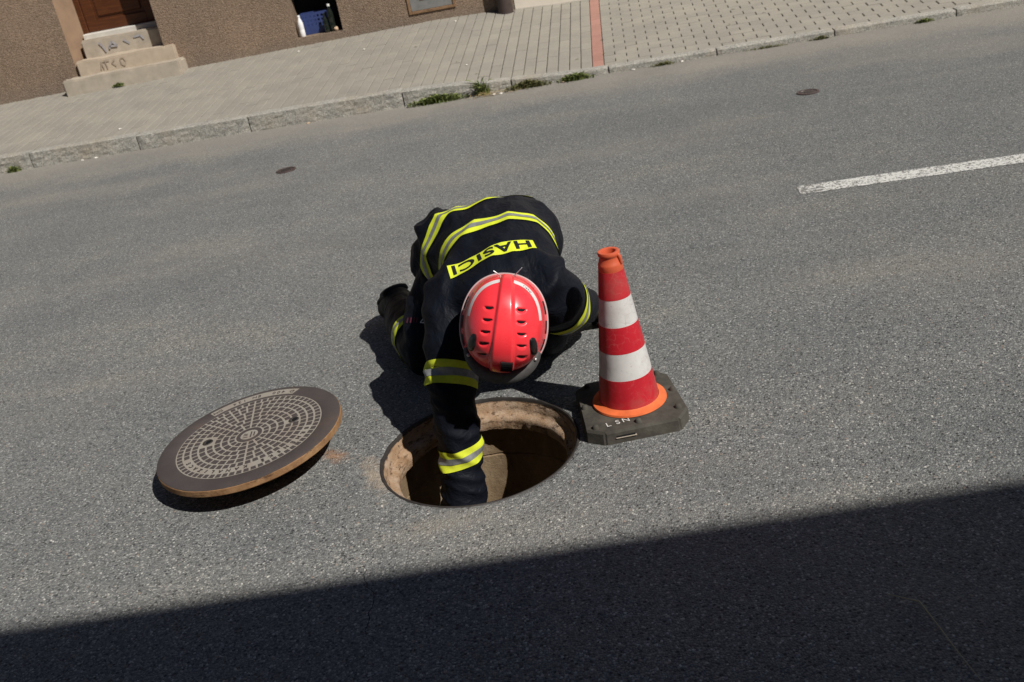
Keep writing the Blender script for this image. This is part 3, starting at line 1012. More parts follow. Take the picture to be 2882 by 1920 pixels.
# ------------------------------------------------------------------ open manhole
def build_manhole():
    root = empty('open_manhole', (MH.x, MH.y, 0))
    tag(root, 'open round manhole with rusty frame the arm reaches into', 'manhole')
    R = MR - 0.004
    def ring(name, prof, mt, seg=120, wob=0.0, sd_=0):
        bm = bmesh.new()
        lathe(bm, prof, seg)
        if wob:
            for v in bm.verts:
                r = math.hypot(v.co.x, v.co.y)
                if r > 0.01:
                    a = math.atan2(v.co.y, v.co.x)
                    f = wob * noise.noise(Vector((math.cos(a) * 12, math.sin(a) * 12, v.co.z * 30 + sd_)))
                    v.co.x += f * math.cos(a)
                    v.co.y += f * math.sin(a)
                    v.co.z += f * 0.6
        return obj(name, bm, mt, root, True, 0.8)
    # iron rim proud of the asphalt cut, then the rough inner face and the seat for the cover
    ring('iron_rim', [(R + 0.008, -0.05), (R + 0.008, -0.004), (R + 0.004, -0.001), (R - 0.001, -0.002), (R - 0.004, -0.008), (R - 0.005, -0.05)], M['irondark'], 140, 0.002)
    ring('seat_ring', [(R - 0.004, -0.013), (R - 0.010, -0.022), (R - 0.013, -0.04), (R - 0.017, -0.050), (R - 0.024, -0.054), (R - 0.036, -0.057), (R - 0.043, -0.064), (R - 0.045, -0.075), (R - 0.040, -0.105), (R - 0.030, -0.11), (R - 0.006, -0.11), (R - 0.006, -0.012)], M['ledge'], 160, 0.0032, 4)
    ring('shaft_wall', [(R - 0.030, -0.112), (R - 0.006, -0.114), (0.335, -0.118), (0.335, -0.235), (0.339, -0.238), (0.339, -0.242), (0.335, -0.245), (0.335, -1.9), (0.0, -1.9)], M['shaft'], 96, 0.002, 8)
build_manhole()

# ------------------------------------------------------------------ cast iron cover lying beside the hole
def build_cover():
    c0 = Vector((-0.931, 2.990, 0.115))
    n = Vector((-0.062, -0.003, 1)).normalized()
    R = 0.3180
    root = empty('manhole_cover', c0)
    # local x points to the kerb-wise right, text reads from the near side
    xa = Vector((1, 0, 0))
    xa = (xa - n * xa.dot(n)).normalized()
    ya = n.cross(xa)
    root.matrix_world = Matrix(((xa.x, ya.x, n.x, c0.x), (xa.y, ya.y, n.y, c0.y), (xa.z, ya.z, n.z, c0.z), (0, 0, 0, 1)))
    tag(root, 'cast iron manhole cover with ring pattern lying propped on the asphalt', 'manhole cover')
    RP = 0.2525
    dz = -0.0015
    bm = bmesh.new()
    lathe(bm, [(RP, dz - 0.002), (RP, -0.0006), (RP + 0.001, 0.0), (R - 0.006, 0.0), (R - 0.002, -0.0015), (R - 0.002, -0.0045), (RP + 0.02, -0.0045)], 120)
    obj('smooth_rim', bm, M['iron'], root, True, 0.6)
    bm = bmesh.new()
    lathe(bm, [(0, dz), (RP + 0.004, dz), (RP + 0.004, -0.02), (0, -0.02)], 96)
    obj('groove_bed', bm, M['groove'], root)
    bm = bmesh.new()
    lathe(bm, [(RP, -0.003), (R - 0.002, -0.003), (R, -0.005), (R, -0.024), (R - 0.004, -0.028), (R - 0.030, -0.029), (R - 0.036, -0.036), (R - 0.05, -0.037), (0.0, -0.037)], 120)
    for v in bm.verts:
        r = math.hypot(v.co.x, v.co.y)
        if r > 0.2:
            f = 0.0016 * noise.noise(v.co * 34)
            v.co.x *= 1 + f
            v.co.y *= 1 + f
            v.co.z += f * 0.6
    obj('rusty_edge', bm, M['rust'], root, True, 0.7)
    bm = bmesh.new()          # locating ring and props underneath; they stand on the asphalt
    lathe(bm, [(0.185, -0.036), (0.185, -0.098), (0.155, -0.098), (0.155, -0.036)], 72)
    obj('locating_ring', bm, M['rust'], root)
    for a in (70, 0):
        x, y = 0.165 * math.cos(rad(a)), 0.247 * math.sin(rad(a))
        zb = -((c0 + xa * x + ya * y).z) / n.z
        bm = bmesh.new()
        box(bm, x - 0.016, x + 0.016, y - 0.016, y + 0.016, zb - 0.002, -0.06, 0.004)
        obj('prop_lug', bm, M['rust'], root)
    # pads ring by ring
    edges = [0.0475, 0.072, 0.098, 0.124, 0.150, 0.176, 0.202, 0.227, 0.2515]
    counts = [16, 16, 24, 32, 32, 48, 48, 64]
    def pad_mesh(r0, r1, da):
        g = 0.0031
        bm = bmesh.new()
        top, bot = [], []
        k = 3
        a0, a1 = -da / 2, da / 2
        for i in range(k):
            t = i / (k - 1)
            for lst, z, q in ((bot, dz - 0.001, 0.0), (top, 0.0, 0.0009)):
                inner, outer = r0 + g + q, r1 - g - q
                aa = a0 + (g + q) / inner + t * ((a1 - (g + q) / inner) - (a0 + (g + q) / inner))
                ao = a0 + (g + q) / outer + t * ((a1 - (g + q) / outer) - (a0 + (g + q) / outer))
                lst.append((bm.verts.new((inner * math.cos(aa), inner * math.sin(aa), z)), bm.verts.new((outer * math.cos(ao), outer * math.sin(ao), z))))
        for i in range(k - 1):
            bm.faces.new((top[i][0], top[i][1], top[i + 1][1], top[i + 1][0]))
            bm.faces.new((bot[i][0], bot[i + 1][0], top[i + 1][0], top[i][0]))
            bm.faces.new((bot[i][1], top[i][1], top[i + 1][1], bot[i + 1][1]))
        bm.faces.new((bot[0][0], top[0][0], top[0][1], bot[0][1]))
        bm.faces.new((bot[-1][0], bot[-1][1], top[-1][1], top[-1][0]))
        bmesh.ops.recalc_face_normals(bm, faces=bm.faces[:])
        me = bpy.data.meshes.new('tread_pad')
        bm.to_mesh(me)
        bm.free()
        me.materials.append(M['iron'])
        return me
    holes = [(-0.150, 0.02), (0.152, 0.028)]
    T0, T1 = rad(200), rad(352)                 # band of lettering on the near half
    for ri, (r0, r1, cnt) in enumerate(zip(edges[:-1], edges[1:], counts)):
        da = 2 * math.pi / cnt
        me = pad_mesh(r0, r1, da)
        for i in range(cnt):
            a = (i + 0.5) * da + rad(4)
            rm = (r0 + r1) / 2
            x, y = rm * math.cos(a), rm * math.sin(a)
            if any((x - hx) ** 2 + (y - hy) ** 2 < 0.021 ** 2 for hx, hy in holes): continue
            aa = a % (2 * math.pi)
            if ri == 6 and T0 < aa < T1: continue
            o = bpy.data.objects.new('tread_pad', me)
            col.objects.link(o)
            o.parent = root
            o.rotation_euler = (0, 0, a)
    # raised letters, tops outwards
    def arc_text(s, r, size, a_mid, step, outward=True, name='raised_letter', zl=None):
        for i, ch in enumerate(s):
            if ch == ' ': continue
            k = i - (len(s) - 1) / 2
            a = a_mid + (-k if outward else k) * step
            me = text_mesh(ch, size, 0.0014)
            me.materials.clear()
            o = link(name, me, M['iron'], root)
            o.location = (r * math.cos(a), r * math.sin(a), dz + 0.0012 if zl is None else zl)
            o.rotation_euler = (0, 0, a - math.pi / 2 if outward else a + math.pi / 2)
    arc_text('BRN\u011aNSK\u00c9 KANALIZACE', 0.2145, 0.0215, rad(276), rad(7.6))
    # plate with the class mark on the far rim
    bm = bmesh.new()
    k = 24
    a0, a1 = rad(62), rad(128)
    vi = [bm.verts.new((0.262 * math.cos(a0 + (a1 - a0) * i / k), 0.262 * math.sin(a0 + (a1 - a0) * i / k), 0.0007)) for i in range(k + 1)]
    vo = [bm.verts.new((0.297 * math.cos(a0 - 0.03 + (a1 - a0 + 0.03) * i / k), 0.297 * math.sin(a0 - 0.03 + (a1 - a0 + 0.03) * i / k), 0.0007)) for i in range(k + 1)]
    for i in range(k): bm.faces.new((vi[i], vo[i], vo[i + 1], vi[i + 1]))
    obj('class_plate', bm, M['groove'], root)
    arc_text('D 400  EN 124  DN', 0.279, 0.024, rad(95), rad(3.8), False, 'raised_letter', 0.0006)
    # hub with emblem
    bm = bmesh.new()
    lathe(bm, [(0.031, dz), (0.031, 0.0), (0.0445, 0.0), (0.0445, dz)], 40)
    obj('hub_ring', bm, M['iron'], root)
    bm = bmesh.new()
    for (x0, y0, x1, y1) in ((0.006, 0.019, 0.006, -0.019), (0.017, 0.014, 0.017, -0.014), (-0.020, 0.012, -0.006, 0.006), (-0.022, 0.002, -0.006, -0.002), (-0.022, -0.012, -0.004, -0.014)):
        t = Vector((x1 - x0, y1 - y0, 0))
        m = Vector((-t.y, t.x, 0)).normalized() * 0.0026
        p, q = Vector((x0, y0, -0.0012)), Vector((x1, y1, -0.0012))
        bm.faces.new([bm.verts.new(v) for v in (p - m, q - m, q + m, p + m)])
    obj('hub_emblem', bm, M['iron'], root)
    for hx, hy in holes:                        # lifting holes
        bm = bmesh.new()
        lathe(bm, [(0.0, 0), (0.010, 0.0), (0.012, 0.0012), (0.017, 0.0024), (0.019, 0.0)], 20, (hx, hy, dz))
        h = obj('lifting_eye', bm, M['irondark'], root)
        bm = bmesh.new()
        lathe(bm, [(0.0, 0.0018), (0.0105, 0.0018)], 20, (hx + 0.004, hy, dz))
        obj('hole', bm, M['dark'], h)
build_cover()

# ------------------------------------------------------------------ traffic cone
def build_cone():
    cx, cy = 0.341, 2.846
    root = empty('traffic_cone', (cx, cy, 0))
    tag(root, 'red and white traffic cone on grey rubber base by the manhole', 'traffic cone')
    # octagonal recycled base, slot at the front, knobs on top
    bm = bmesh.new()
    out = [(-0.113, -0.176), (0.126, -0.172), (0.167, -0.113), (0.156, 0.128), (0.117, 0.173), (-0.118, 0.176), (-0.163, 0.137), (-0.169, -0.136)]
    low = [bm.verts.new((x * 1.012, y * 1.012, 0)) for x, y in out]
    mid = [bm.verts.new((x, y, 0.037)) for x, y in out]
    top = [bm.verts.new((x * 0.97, y * 0.97, 0.045)) for x, y in out]
    inn = [bm.verts.new((0.122 * math.cos(math.atan2(y, x)), 0.122 * math.sin(math.atan2(y, x)), 0.048)) for x, y in out]
    for a, b in ((low, mid), (mid, top), (top, inn)):
        for i in range(8): bm.faces.new((a[i], a[(i + 1) % 8], b[(i + 1) % 8], b[i]))
    bm.faces.new(inn)
    bm.faces.new(low[::-1])
    bmesh.ops.bevel(bm, geom=[e for e in bm.edges if abs(e.verts[0].co.z - e.verts[1].co.z) > 0.02], offset=0.006, segments=2, affect='EDGES')
    base = obj('rubber_base', bm, M['rubber'], root)
    def knob(x, y, r):
        bm = bmesh.new()
        lathe(bm, [(r * 1.25, 0.0), (r, 0.006), (r * 0.85, 0.013), (r * 0.4, 0.016), (0, 0.016)], 14, (x, y, 0.0425))
        obj('knob', bm, M['rubber'], base, True, 0.8)
    for x, y, r in ((0.0, -0.148, 0.010), (-0.135, -0.138, 0.010), (0.137, -0.108, 0.011), (0.145, 0.01, 0.010), (0.12, 0.138, 0.010), (-0.148, 0.0, 0.011), (-0.12, 0.14, 0.010)):
        knob(x, y, r)
    bm = bmesh.new()
    box(bm, -0.078, -0.018, -0.1795, -0.170, 0.022, 0.0265, 0.001)
    obj('slot', bm, M['dark'], base)
    bm = bmesh.new()
    box(bm, -0.080, -0.014, -0.1805, -0.170, 0.0185, 0.0218, 0.0008)
    obj('slot_lip', bm, M['greyconc'], base)
    for ch, x in (('L', -0.094), ('S', -0.063), ('N', -0.036)):
        me = text_mesh(ch, 0.034, 0.0)
        me.materials.clear()
        o = link('chalk_letter', me, M['chalk'], base)
        o.location = (x, -0.136 + (x + 0.094) * 0.16, 0.0485)
        o.rotation_euler = (0, 0, 0.10)
    # flange and body
    bm = bmesh.new()
    lathe(bm, [(0.0, 0.047), (0.118, 0.047), (0.122, 0.050), (0.120, 0.056), (0.104, 0.060), (0.098, 0.064)], 64)
    obj('flange', bm, M['orange2'], root, True, 0.7)
    def rz(z): return 0.0965 + (0.0385 - 0.0965) * (z - 0.066) / (0.512 - 0.066)
    lv = [0.064, 0.160, 0.249, 0.336, 0.424, 0.511]
    for i, (a, b) in enumerate(zip(lv[:-1], lv[1:])):
        red = i % 2 == 0
        bm = bmesh.new()
        e = 0.0008 if red else 0.0004
        prof = [(rz(a) - 0.002, a)] + [(rz(a + (b - a) * t / 6) + e, a + (b - a) * t / 6) for t in range(7)] + [(rz(b) - 0.002, b)]
        lathe(bm, prof, 72)
        for v in bm.verts:
            f = 1 + 0.012 * noise.noise(v.co * 16) + 0.006 * noise.noise(v.co * 45)
            v.co.x *= f
            v.co.y *= f
        obj('red_sleeve' if red else 'white_sleeve', bm, M['red_band'] if red else M['white_band'], root, True, 1.0)
    bm = bmesh.new()
    lathe(bm, [(rz(0.511) - 0.003, 0.50), (rz(0.511) + 0.0004, 0.511), (0.0378, 0.528), (0.0372, 0.533), (0.0345, 0.537), (0.0330, 0.545), (0.0305, 0.552), (0.0312, 0.556), (0.0340, 0.559), (0.0345, 0.566), (0.0325, 0.571), (0.0270, 0.572), (0.0225, 0.570), (0.0205, 0.562), (0.0200, 0.53), (0.019, 0.45)], 56)
    obj('neck', bm, M['orange'], root, True, 0.9)
    bm = bmesh.new()              # moulded lifting rib beside the neck
    tube(bm, [(0.026, -0.020, 0.560), (0.030, -0.021, 0.548), (0.0315, -0.022, 0.534)], [0.006, 0.006, 0.005], 10)
    obj('neck_rib', bm, M['orange'], root, True)
build_cone()

# ------------------------------------------------------------------ small valve covers in the road
def build_valve(x, y, r, rot, label):
    root = empty('valve_cover', (x, y, 0.0), rot)
    tag(root, label, 'valve cover')
    bm = bmesh.new()
    lathe(bm, [(r, -0.02), (r, 0.005), (r * 0.95, 0.007), (r * 0.80, 0.007), (r * 0.77, 0.004), (r * 0.77, -0.01)], 40)
    obj('collar', bm, M['ironvalve'], root)
    bm = bmesh.new()
    lathe(bm, [(0, 0.005), (r * 0.72, 0.005), (r * 0.73, 0.0), (r * 0.73, -0.01)], 40)
    lid = obj('lid', bm, M['ironvalve'], root)
    for i in range(3):
        bm = bmesh.new()
        box(bm, -r * 0.5, r * 0.5, (i - 1) * r * 0.36 - r * 0.06, (i - 1) * r * 0.36 + r * 0.06, 0.004, 0.008)
        obj('rib', bm, M['irondark'], lid)
    bm = bmesh.new()
    box(bm, -r * 0.35, r * 0.05, r * 0.30, r * 0.55, 0.0045, 0.0075, 0.001)
    obj('mark', bm, M['steel'] if x > 0 else M['irondark'], lid)
build_valve(-1.38, 7.235, 0.074, 0.2, 'small dull iron valve cover opposite the door side of the kerb')
build_valve(2.256, 6.55, 0.074, 0.6, 'small brown valve cover with a bright mark beyond the lane dash')

# ------------------------------------------------------------------ firefighter
PR = Vector((-0.03, 3.35, 0.0))        # root on the ground between the knees
person = empty('person', PR)
tag(person, 'kneeling firefighter in black turnout gear and red helmet reaching into manhole', 'person')

def cloth_fn(amp, seed, sx, sy, sz):
    def f(p, n):
        q = Vector((p.x * sx, p.y * sy, p.z * sz)) + Vector((seed, seed * 0.7, 0))
        a = 1 - abs(noise.noise(q)) * 2.2
        b = noise.noise(q * 2.1 + Vector((5, 1, 2)))
        c = noise.noise(Vector(p) * 4 + Vector((seed, 2, 9)))
        return amp * (0.62 * (a - 0.3) + 0.35 * b + 0.5 * c)
    return f

# --- jacket: torso and both sleeves grown into one surface
def build_jacket():
    bm = bmesh.new()
    # torso: lofted ovals along the bent back; the right shoulder (reaching arm) leads and drops
    stn = [((-0.02, 3.735, 0.345), 0.275, 0.165, 0, 0),
           ((-0.018, 3.64, 0.385), 0.29, 0.178, 0, 0),
           ((-0.014, 3.541, 0.4163), 0.2758, 0.1725, 0.02, 0.02),
           ((0.002, 3.437, 0.4348), 0.2346, 0.1618, 0.05, 0.04),
           ((0.0102, 3.291, 0.4369), 0.2013, 0.1553, 0.09, 0.07),
           ((0.0103, 3.164, 0.4278), 0.2068, 0.1499, 0.13, 0.1),
           ((0.0063, 3.063, 0.4204), 0.2042, 0.1355, 0.15, 0.12),
           ((0.0021, 2.989, 0.419), 0.1672, 0.117, 0.15, 0.12),
           ((-0.0042, 2.932, 0.4187), 0.1099, 0.09632, 0.1, 0.1),
           ((-0.0084, 2.903, 0.4152), 0.08925, 0.084, 0.1, 0.1)]
    seg = 40
    rings = []
    for (c, rx, rz_, yaw, roll) in stn:
        ring = []
        for k in range(seg):
            a = 2 * math.pi * k / seg
            ca, sa = math.cos(a), math.sin(a)
            e = 0.82
            x = math.copysign(abs(ca) ** e, ca) * rx
            z = math.copysign(abs(sa) ** e, sa) * rz_
            x, z = x * math.cos(roll) - z * math.sin(roll), x * math.sin(roll) + z * math.cos(roll)
            y = x * math.sin(yaw)
            x = x * math.cos(yaw)
            ring.append(bm.verts.new((c[0] + x, c[1] + y, c[2] + z)))
        rings.append(ring)
    for a, b in zip(rings[:-1], rings[1:]):
        for k in range(seg):
            j = (k + 1) % seg
            bm.faces.new((a[k], a[j], b[j], b[k]))
    bm.faces.new(rings[0])
    bm.faces.new(rings[-1][::-1])
    # reaching right arm
    tube(bm, [(-0.1194, 3.135, 0.4376), (-0.164, 3.088, 0.4252), (-0.1823, 3.03, 0.3736), (-0.2025, 2.965, 0.2968), (-0.22, 2.91, 0.2028), (-0.2283, 2.873, 0.0964), (-0.2366, 2.852, -0.0307), (-0.251, 2.841, -0.1371), (-0.2624, 2.837, -0.2177)],
         [0.106, 0.104, 0.0943, 0.0847, 0.0775, 0.0713, 0.0671, 0.0702, 0.0754], 28)
    # supporting left arm: upper arm back and down, forearm on to the ground
    tube(bm, [(0.0884, 3.047, 0.4488), (0.1331, 3, 0.4353), (0.1603, 3.04, 0.373), (0.1859, 3.102, 0.317), (0.2142, 3.182, 0.271), (0.2431, 3.272, 0.2267), (0.2739, 3.363, 0.1798), (0.3, 3.45, 0.138)],
         [0.102, 0.11, 0.108, 0.0996, 0.0887, 0.078, 0.0695, 0.062], 28)
    me = remesh(bm, 0.008, 8, 0.5)
    base = cloth_fn(0.0165, 1.3, 9, 4.5, 8)
    def f(p, n):
        a = base(p, n)
        if p.z < 0.28 and p.x < -0.08 and p.y < 3.03:          # folds across the reaching sleeve
            q = Vector((p.x * 6, p.y * 6, p.z * 17 + 0.5 * p.x * 20))
            a = 0.0085 * (1 - 2.4 * abs(noise.noise(q))) + 0.004 * noise.noise(q * 2)
        if p.y > 3.32 and p.x < -0.08:          # bunched skirt at the right hip
            a += 0.027 * min(1, (p.y - 3.32) / 0.12) * min(1, (-0.08 - p.x) / 0.08) * (1 - 2.5 * abs(noise.noise(Vector((p.x * 16, p.y * 5, p.z * 6)))))
        return a
    displace(me, f)
    return me

jm = build_jacket()
JB = BVHTree.FromPolygons([v.co for v in jm.vertices], [tuple(p.vertices) for p in jm.polygons])
shift(jm, PR)
jacket = link('jacket', jm, M['cloth'], person, True)

def ribbon(name, bvh, c, axis, ref, a0, a1, o0, o1, mt, par, lift, rmax, n=120, rows=4, wob=0.0, R=0.6, smooth_r=2):
    """tape wrapped round a limb or the trunk: rays aimed at the axis, lifted off the cloth"""
    c, axis = Vector(c), Vector(axis).normalized()
    ref = (Vector(ref) - axis * Vector(ref).dot(axis)).normalized()
    side = axis.cross(ref)
    grid = []
    for i in range(n + 1):
        a = a0 + (a1 - a0) * i / n
        d = ref * math.cos(a) + side * math.sin(a)
        rowp = []
        for j in range(rows + 1):
            o = o0 + (o1 - o0) * j / rows
            o += wob * noise.noise(Vector((i * 6.0 / n, 3.3, o * 0.0)))
            q = c + axis * o
            hit = bvh.ray_cast(q + d * R, -d, R)
            if hit[0] is None or (hit[0] - q).length > rmax or hit[1].dot(d) < 0.12:
                rowp.append(None)
            else:
                rowp.append(((hit[0] - q).length, q, d))
        grid.append(rowp)
    V, F, idx = [], [], {}
    for i, r in enumerate(grid):
        for j, x in enumerate(r):
            if x is None: continue
            acc, cnt = 0, 0
            for k in range(-smooth_r, smooth_r + 1):
                if 0 <= i + k <= n and grid[i + k][j] is not None:
                    acc += grid[i + k][j][0]
                    cnt += 1
            rr = max(x[0], acc / cnt * 0.5 + x[0] * 0.5) + lift
            idx[(i, j)] = len(V)
            V.append(x[1] + x[2] * rr - PR)
    for i in range(n):
        for j in range(rows):
            q = [(i, j), (i + 1, j), (i + 1, j + 1), (i, j + 1)]
            if all(t in idx for t in q): F.append(tuple(idx[t] for t in q))
    return raw(name, V, F, mt, par, True)

def tape(c, axis, ref, a0, a1, o0, width, rmax, par=jacket, bvh=JB, lift=0.0038, **kw):
    w = width
    ribbon('yellow_tape', bvh, c, axis, ref, a0, a1, o0, o0 + w, M['yellow'], par, lift, rmax, rows=9, **kw)
    ribbon('silver_tape', bvh, c, axis, ref, a0, a1, o0 + w * 0.34, o0 + w * 0.66, M['silver'], par, lift + 0.0018, rmax, rows=4, **kw)

UP = (0, 0, 1)
# chest band across the back, hem band, sleeve bands
tape((0.0082, 3.279, 0.4275), (0.06, -1, 0.02), UP, rad(-125), rad(125), -0.036, 0.070, 0.30)
tape((-0.020, 3.555, 0.40), (0.55, -1, -0.08), UP, rad(-135), rad(135), -0.034, 0.062, 0.42)
tape((-0.2185, 2.916, 0.2141), (-0.24, -0.64, -0.72), (0, -1, 0.2), rad(-180), rad(180), -0.037, 0.072, 0.13, R=0.3)
tape((-0.2366, 2.852, -0.0307), (0.12, -0.12, -1), (0, -1, 0), rad(-180), rad(180), -0.035, 0.066, 0.12, R=0.25)
tape((0.1927, 3.121, 0.3052), (0.40, 0.74, -0.52), (0.6, 0, 1), rad(-180), rad(180), -0.05, 0.085, 0.15, R=0.3)

# lettered patch on the back: cloth strip laid on the jacket, letters on the strip
def back_patch():
    pl, pr = Vector((-0.160, 2.992, 0.8)), Vector((0.134, 3.020, 0.8))
    ax = (pr - pl)
    ln = ax.length
    ax.normalize()
    hemdir = Vector((-ax.y, ax.x, 0))               # towards the hem, horizontally
    down = Vector((0, 0.25, -1)).normalized()
    def surf(u, v, lift):
        p = pl + ax * u + hemdir * v - down * 0.0
        acc = Vector()
        k = 0
        for du, dv in ((0, 0), (0.012, 0), (-0.012, 0), (0, 0.012), (0, -0.012)):
            h = JB.ray_cast(p + ax * du + hemdir * dv, down, 2.0)
            if h[0] is not None:
                acc += h[0] - ax * du - hemdir * dv
                k += 1
        if k == 0: return None
        h = JB.ray_cast(p, down, 2.0)
        q = acc / k
        if h[0] is not None and h[0].z > q.z: q = h[0]
        return q - down * lift - PR
    W, Hh = ln, 0.066
    V, F = [], []
    nu, nv = 48, 8
    for i in range(nu + 1):
        for j in range(nv + 1):
            V.append(surf(W * i / nu, -Hh / 2 + Hh * j / nv, 0.003))
    for i in range(nu):
        for j in range(nv):
            q = (i * (nv + 1) + j, (i + 1) * (nv + 1) + j, (i + 1) * (nv + 1) + j + 1, i * (nv + 1) + j + 1)
            if all(V[k] is not None for k in q): F.append(q)
    V = [v if v is not None else Vector((0, 0, 0.3)) for v in V]
    raw('back_patch', V, F, M['yellow'], jacket, True)
    me = text_mesh('HASICI', 0.062, 0.0, 1.12, 0.0014)
    bm = bmesh.new()
    bm.from_mesh(me)
    for _ in range(3):
        es = [e for e in bm.edges if e.calc_length() > 0.008]
        if not es: break
        bmesh.ops.subdivide_edges(bm, edges=es, cuts=1)
        bmesh.ops.triangulate(bm, faces=bm.faces[:])
    xs = [v.co.x for v in bm.verts]
    ys = [v.co.y for v in bm.verts]
    x0, x1, y0, y1 = min(xs), max(xs), min(ys), max(ys)
    for v in bm.verts:
        # the wearer's left is at +u; the word reads from there, tops towards the neck
        u = W * (0.955 - 0.91 * (v.co.x - x0) / (x1 - x0))
        t = (v.co.y - y0) / (y1 - y0)
        s_ = surf(u, Hh * (0.385 - 0.77 * t), 0.0052)
        v.co = s_ if s_ is not None else Vector((0, 0, 0.3))
    me2 = bpy.data.meshes.new('lettering')
    bm.to_mesh(me2)
    bm.free()
    o = link('lettering', me2, M['black_print'], jacket)
back_patch()

# --- trousers
def build_trousers():
    bm = bmesh.new()
    blob(bm, (-0.03, 3.60, 0.36), (0.20, 0.15, 0.15))
    tube(bm, [(-0.14, 3.62, 0.36), (-0.23, 3.53, 0.27), (-0.30, 3.44, 0.16), (-0.325, 3.415, 0.105)], [0.125, 0.115, 0.102, 0.09], 24)
    tube(bm, [(-0.325, 3.41, 0.10), (-0.355, 3.52, 0.105), (-0.385, 3.66, 0.11), (-0.41, 3.79, 0.105)], [0.092, 0.096, 0.094, 0.09], 24)
    tube(bm, [(0.08, 3.62, 0.36), (0.10, 3.53, 0.27), (0.115, 3.42, 0.16), (0.125, 3.375, 0.10)], [0.125, 0.115, 0.102, 0.088], 24)
    tube(bm, [(0.125, 3.38, 0.095), (0.135, 3.52, 0.105), (0.15, 3.66, 0.105), (0.165, 3.80, 0.10)], [0.09, 0.094, 0.09, 0.088], 24)
    me = remesh(bm, 0.009, 7, 0.5)
    displace(me, cloth_fn(0.016, 4.1, 8, 7, 9))
    for v in me.vertices:
        if v.co.z < 0.003: v.co.z = 0.003 + (v.co.z - 0.003) * 0.05
    me.update()
    return me
tm = build_trousers()
TB = BVHTree.FromPolygons([v.co for v in tm.vertices], [tuple(p.vertices) for p in tm.polygons])
shift(tm, PR)
trousers = link('trousers', tm, M['cloth'], person, True)
tape((-0.352, 3.53, 0.108), (-0.18, 1, 0), (-1, 0, 0.3), rad(-75), rad(80), -0.03, 0.06, 0.16, par=trousers, bvh=TB, R=0.3)
tape((0.158, 3.72, 0.105), (0.12, 1, 0), (1, 0, 0.3), rad(-80), rad(80), -0.03, 0.06, 0.16, par=trousers, bvh=TB, R=0.3)
def thigh_logo():
    # little woven mark on the outer thigh: a white triangle and three faint pink strokes
    c = Vector((-0.325, 3.30, 0.285))
    d = Vector((-0.07, 0.90, -0.43)).normalized()
    ux = Vector((0.98, -0.02, -0.20)).normalized()
    uy = ux.cross(d).normalized()
    def sp(x, y):
        h = TB.ray_cast(c - d * 0.25 + ux * x + uy * y, d, 1.0)
        return (h[0] - d * 0.004 - PR) if h[0] is not None else None
    def stroke(bm, a, b, w):
        a, b = Vector(a), Vector(b)
        t = (b - a).normalized()
        n = Vector((-t.y, t.x)) * w / 2
        q = [sp(*(a - n)), sp(*(b - n)), sp(*(b + n)), sp(*(a + n))]
        if all(x is not None for x in q): bm.faces.new([bm.verts.new(x) for x in q])
    bm = bmesh.new()
    for a, b in (((0.015, -0.010), (0.040, -0.012)), ((0.040, -0.012), (0.034, 0.014)), ((0.034, 0.014), (0.015, -0.010))):
        stroke(bm, a, b, 0.0035)
    obj('logo_triangle', bm, M['paper'], trousers)
    bm = bmesh.new()
    for x in (-0.035, -0.022, -0.010, 0.001):
        stroke(bm, (x, -0.010), (x + 0.004, 0.010), 0.005)
    obj('logo_stroke', bm, M['pink'], trousers)
thigh_logo()

# --- boots
def build_boot(heel, toe, ankle, label_seed):
    heel, toe, ankle = Vector(heel), Vector(toe), Vector(ankle)
    bm = bmesh.new()
    tube(bm, [ankle, heel.lerp(ankle, 0.35)], [0.068, 0.066], 20)
    mid = heel.lerp(toe, 0.5)
    tube(bm, [heel, mid, heel.lerp(toe, 0.8), toe], [(0.064, 0.064), (0.064, 0.062), (0.066, 0.056), (0.058, 0.050)], 20)
    me = remesh(bm, 0.007, 5)
    displace(me, cloth_fn(0.004, label_seed, 12, 12, 12))
    shift(me, PR)
    b = link('boot', me, M['boot'], person, True)
    # rubber sole with a heel, on the underside of the foot, which faces back when kneeling
    t = (toe - heel).normalized()
    s = t.cross(Vector((0, 0, 1))).normalized()
    u = s.cross(t)
    bm = bmesh.new()
    tube(bm, [heel - t * 0.01 + u * 0.045, heel.lerp(toe, 0.5) + u * 0.044, heel.lerp(toe, 0.8) + u * 0.036, toe + t * 0.012 + u * 0.026], [(0.060, 0.018), (0.058, 0.018), (0.062, 0.018), (0.050, 0.016)], 20, upv=u)
    tube(bm, [heel - t * 0.012 + u * 0.055, heel + t * 0.05 + u * 0.055], [(0.058, 0.018), (0.058, 0.018)], 18, upv=u)
    me = remesh(bm, 0.006, 3)
    shift(me, PR)
    link('sole', me, M['boot'], b, True)
build_boot((-0.432, 3.880, 0.135), (-0.487, 4.01, 0.062), (-0.400, 3.765, 0.115), 2.2)
build_boot((0.175, 3.93, 0.105), (0.19, 4.09, 0.052), (0.160, 3.79, 0.10), 3.3)

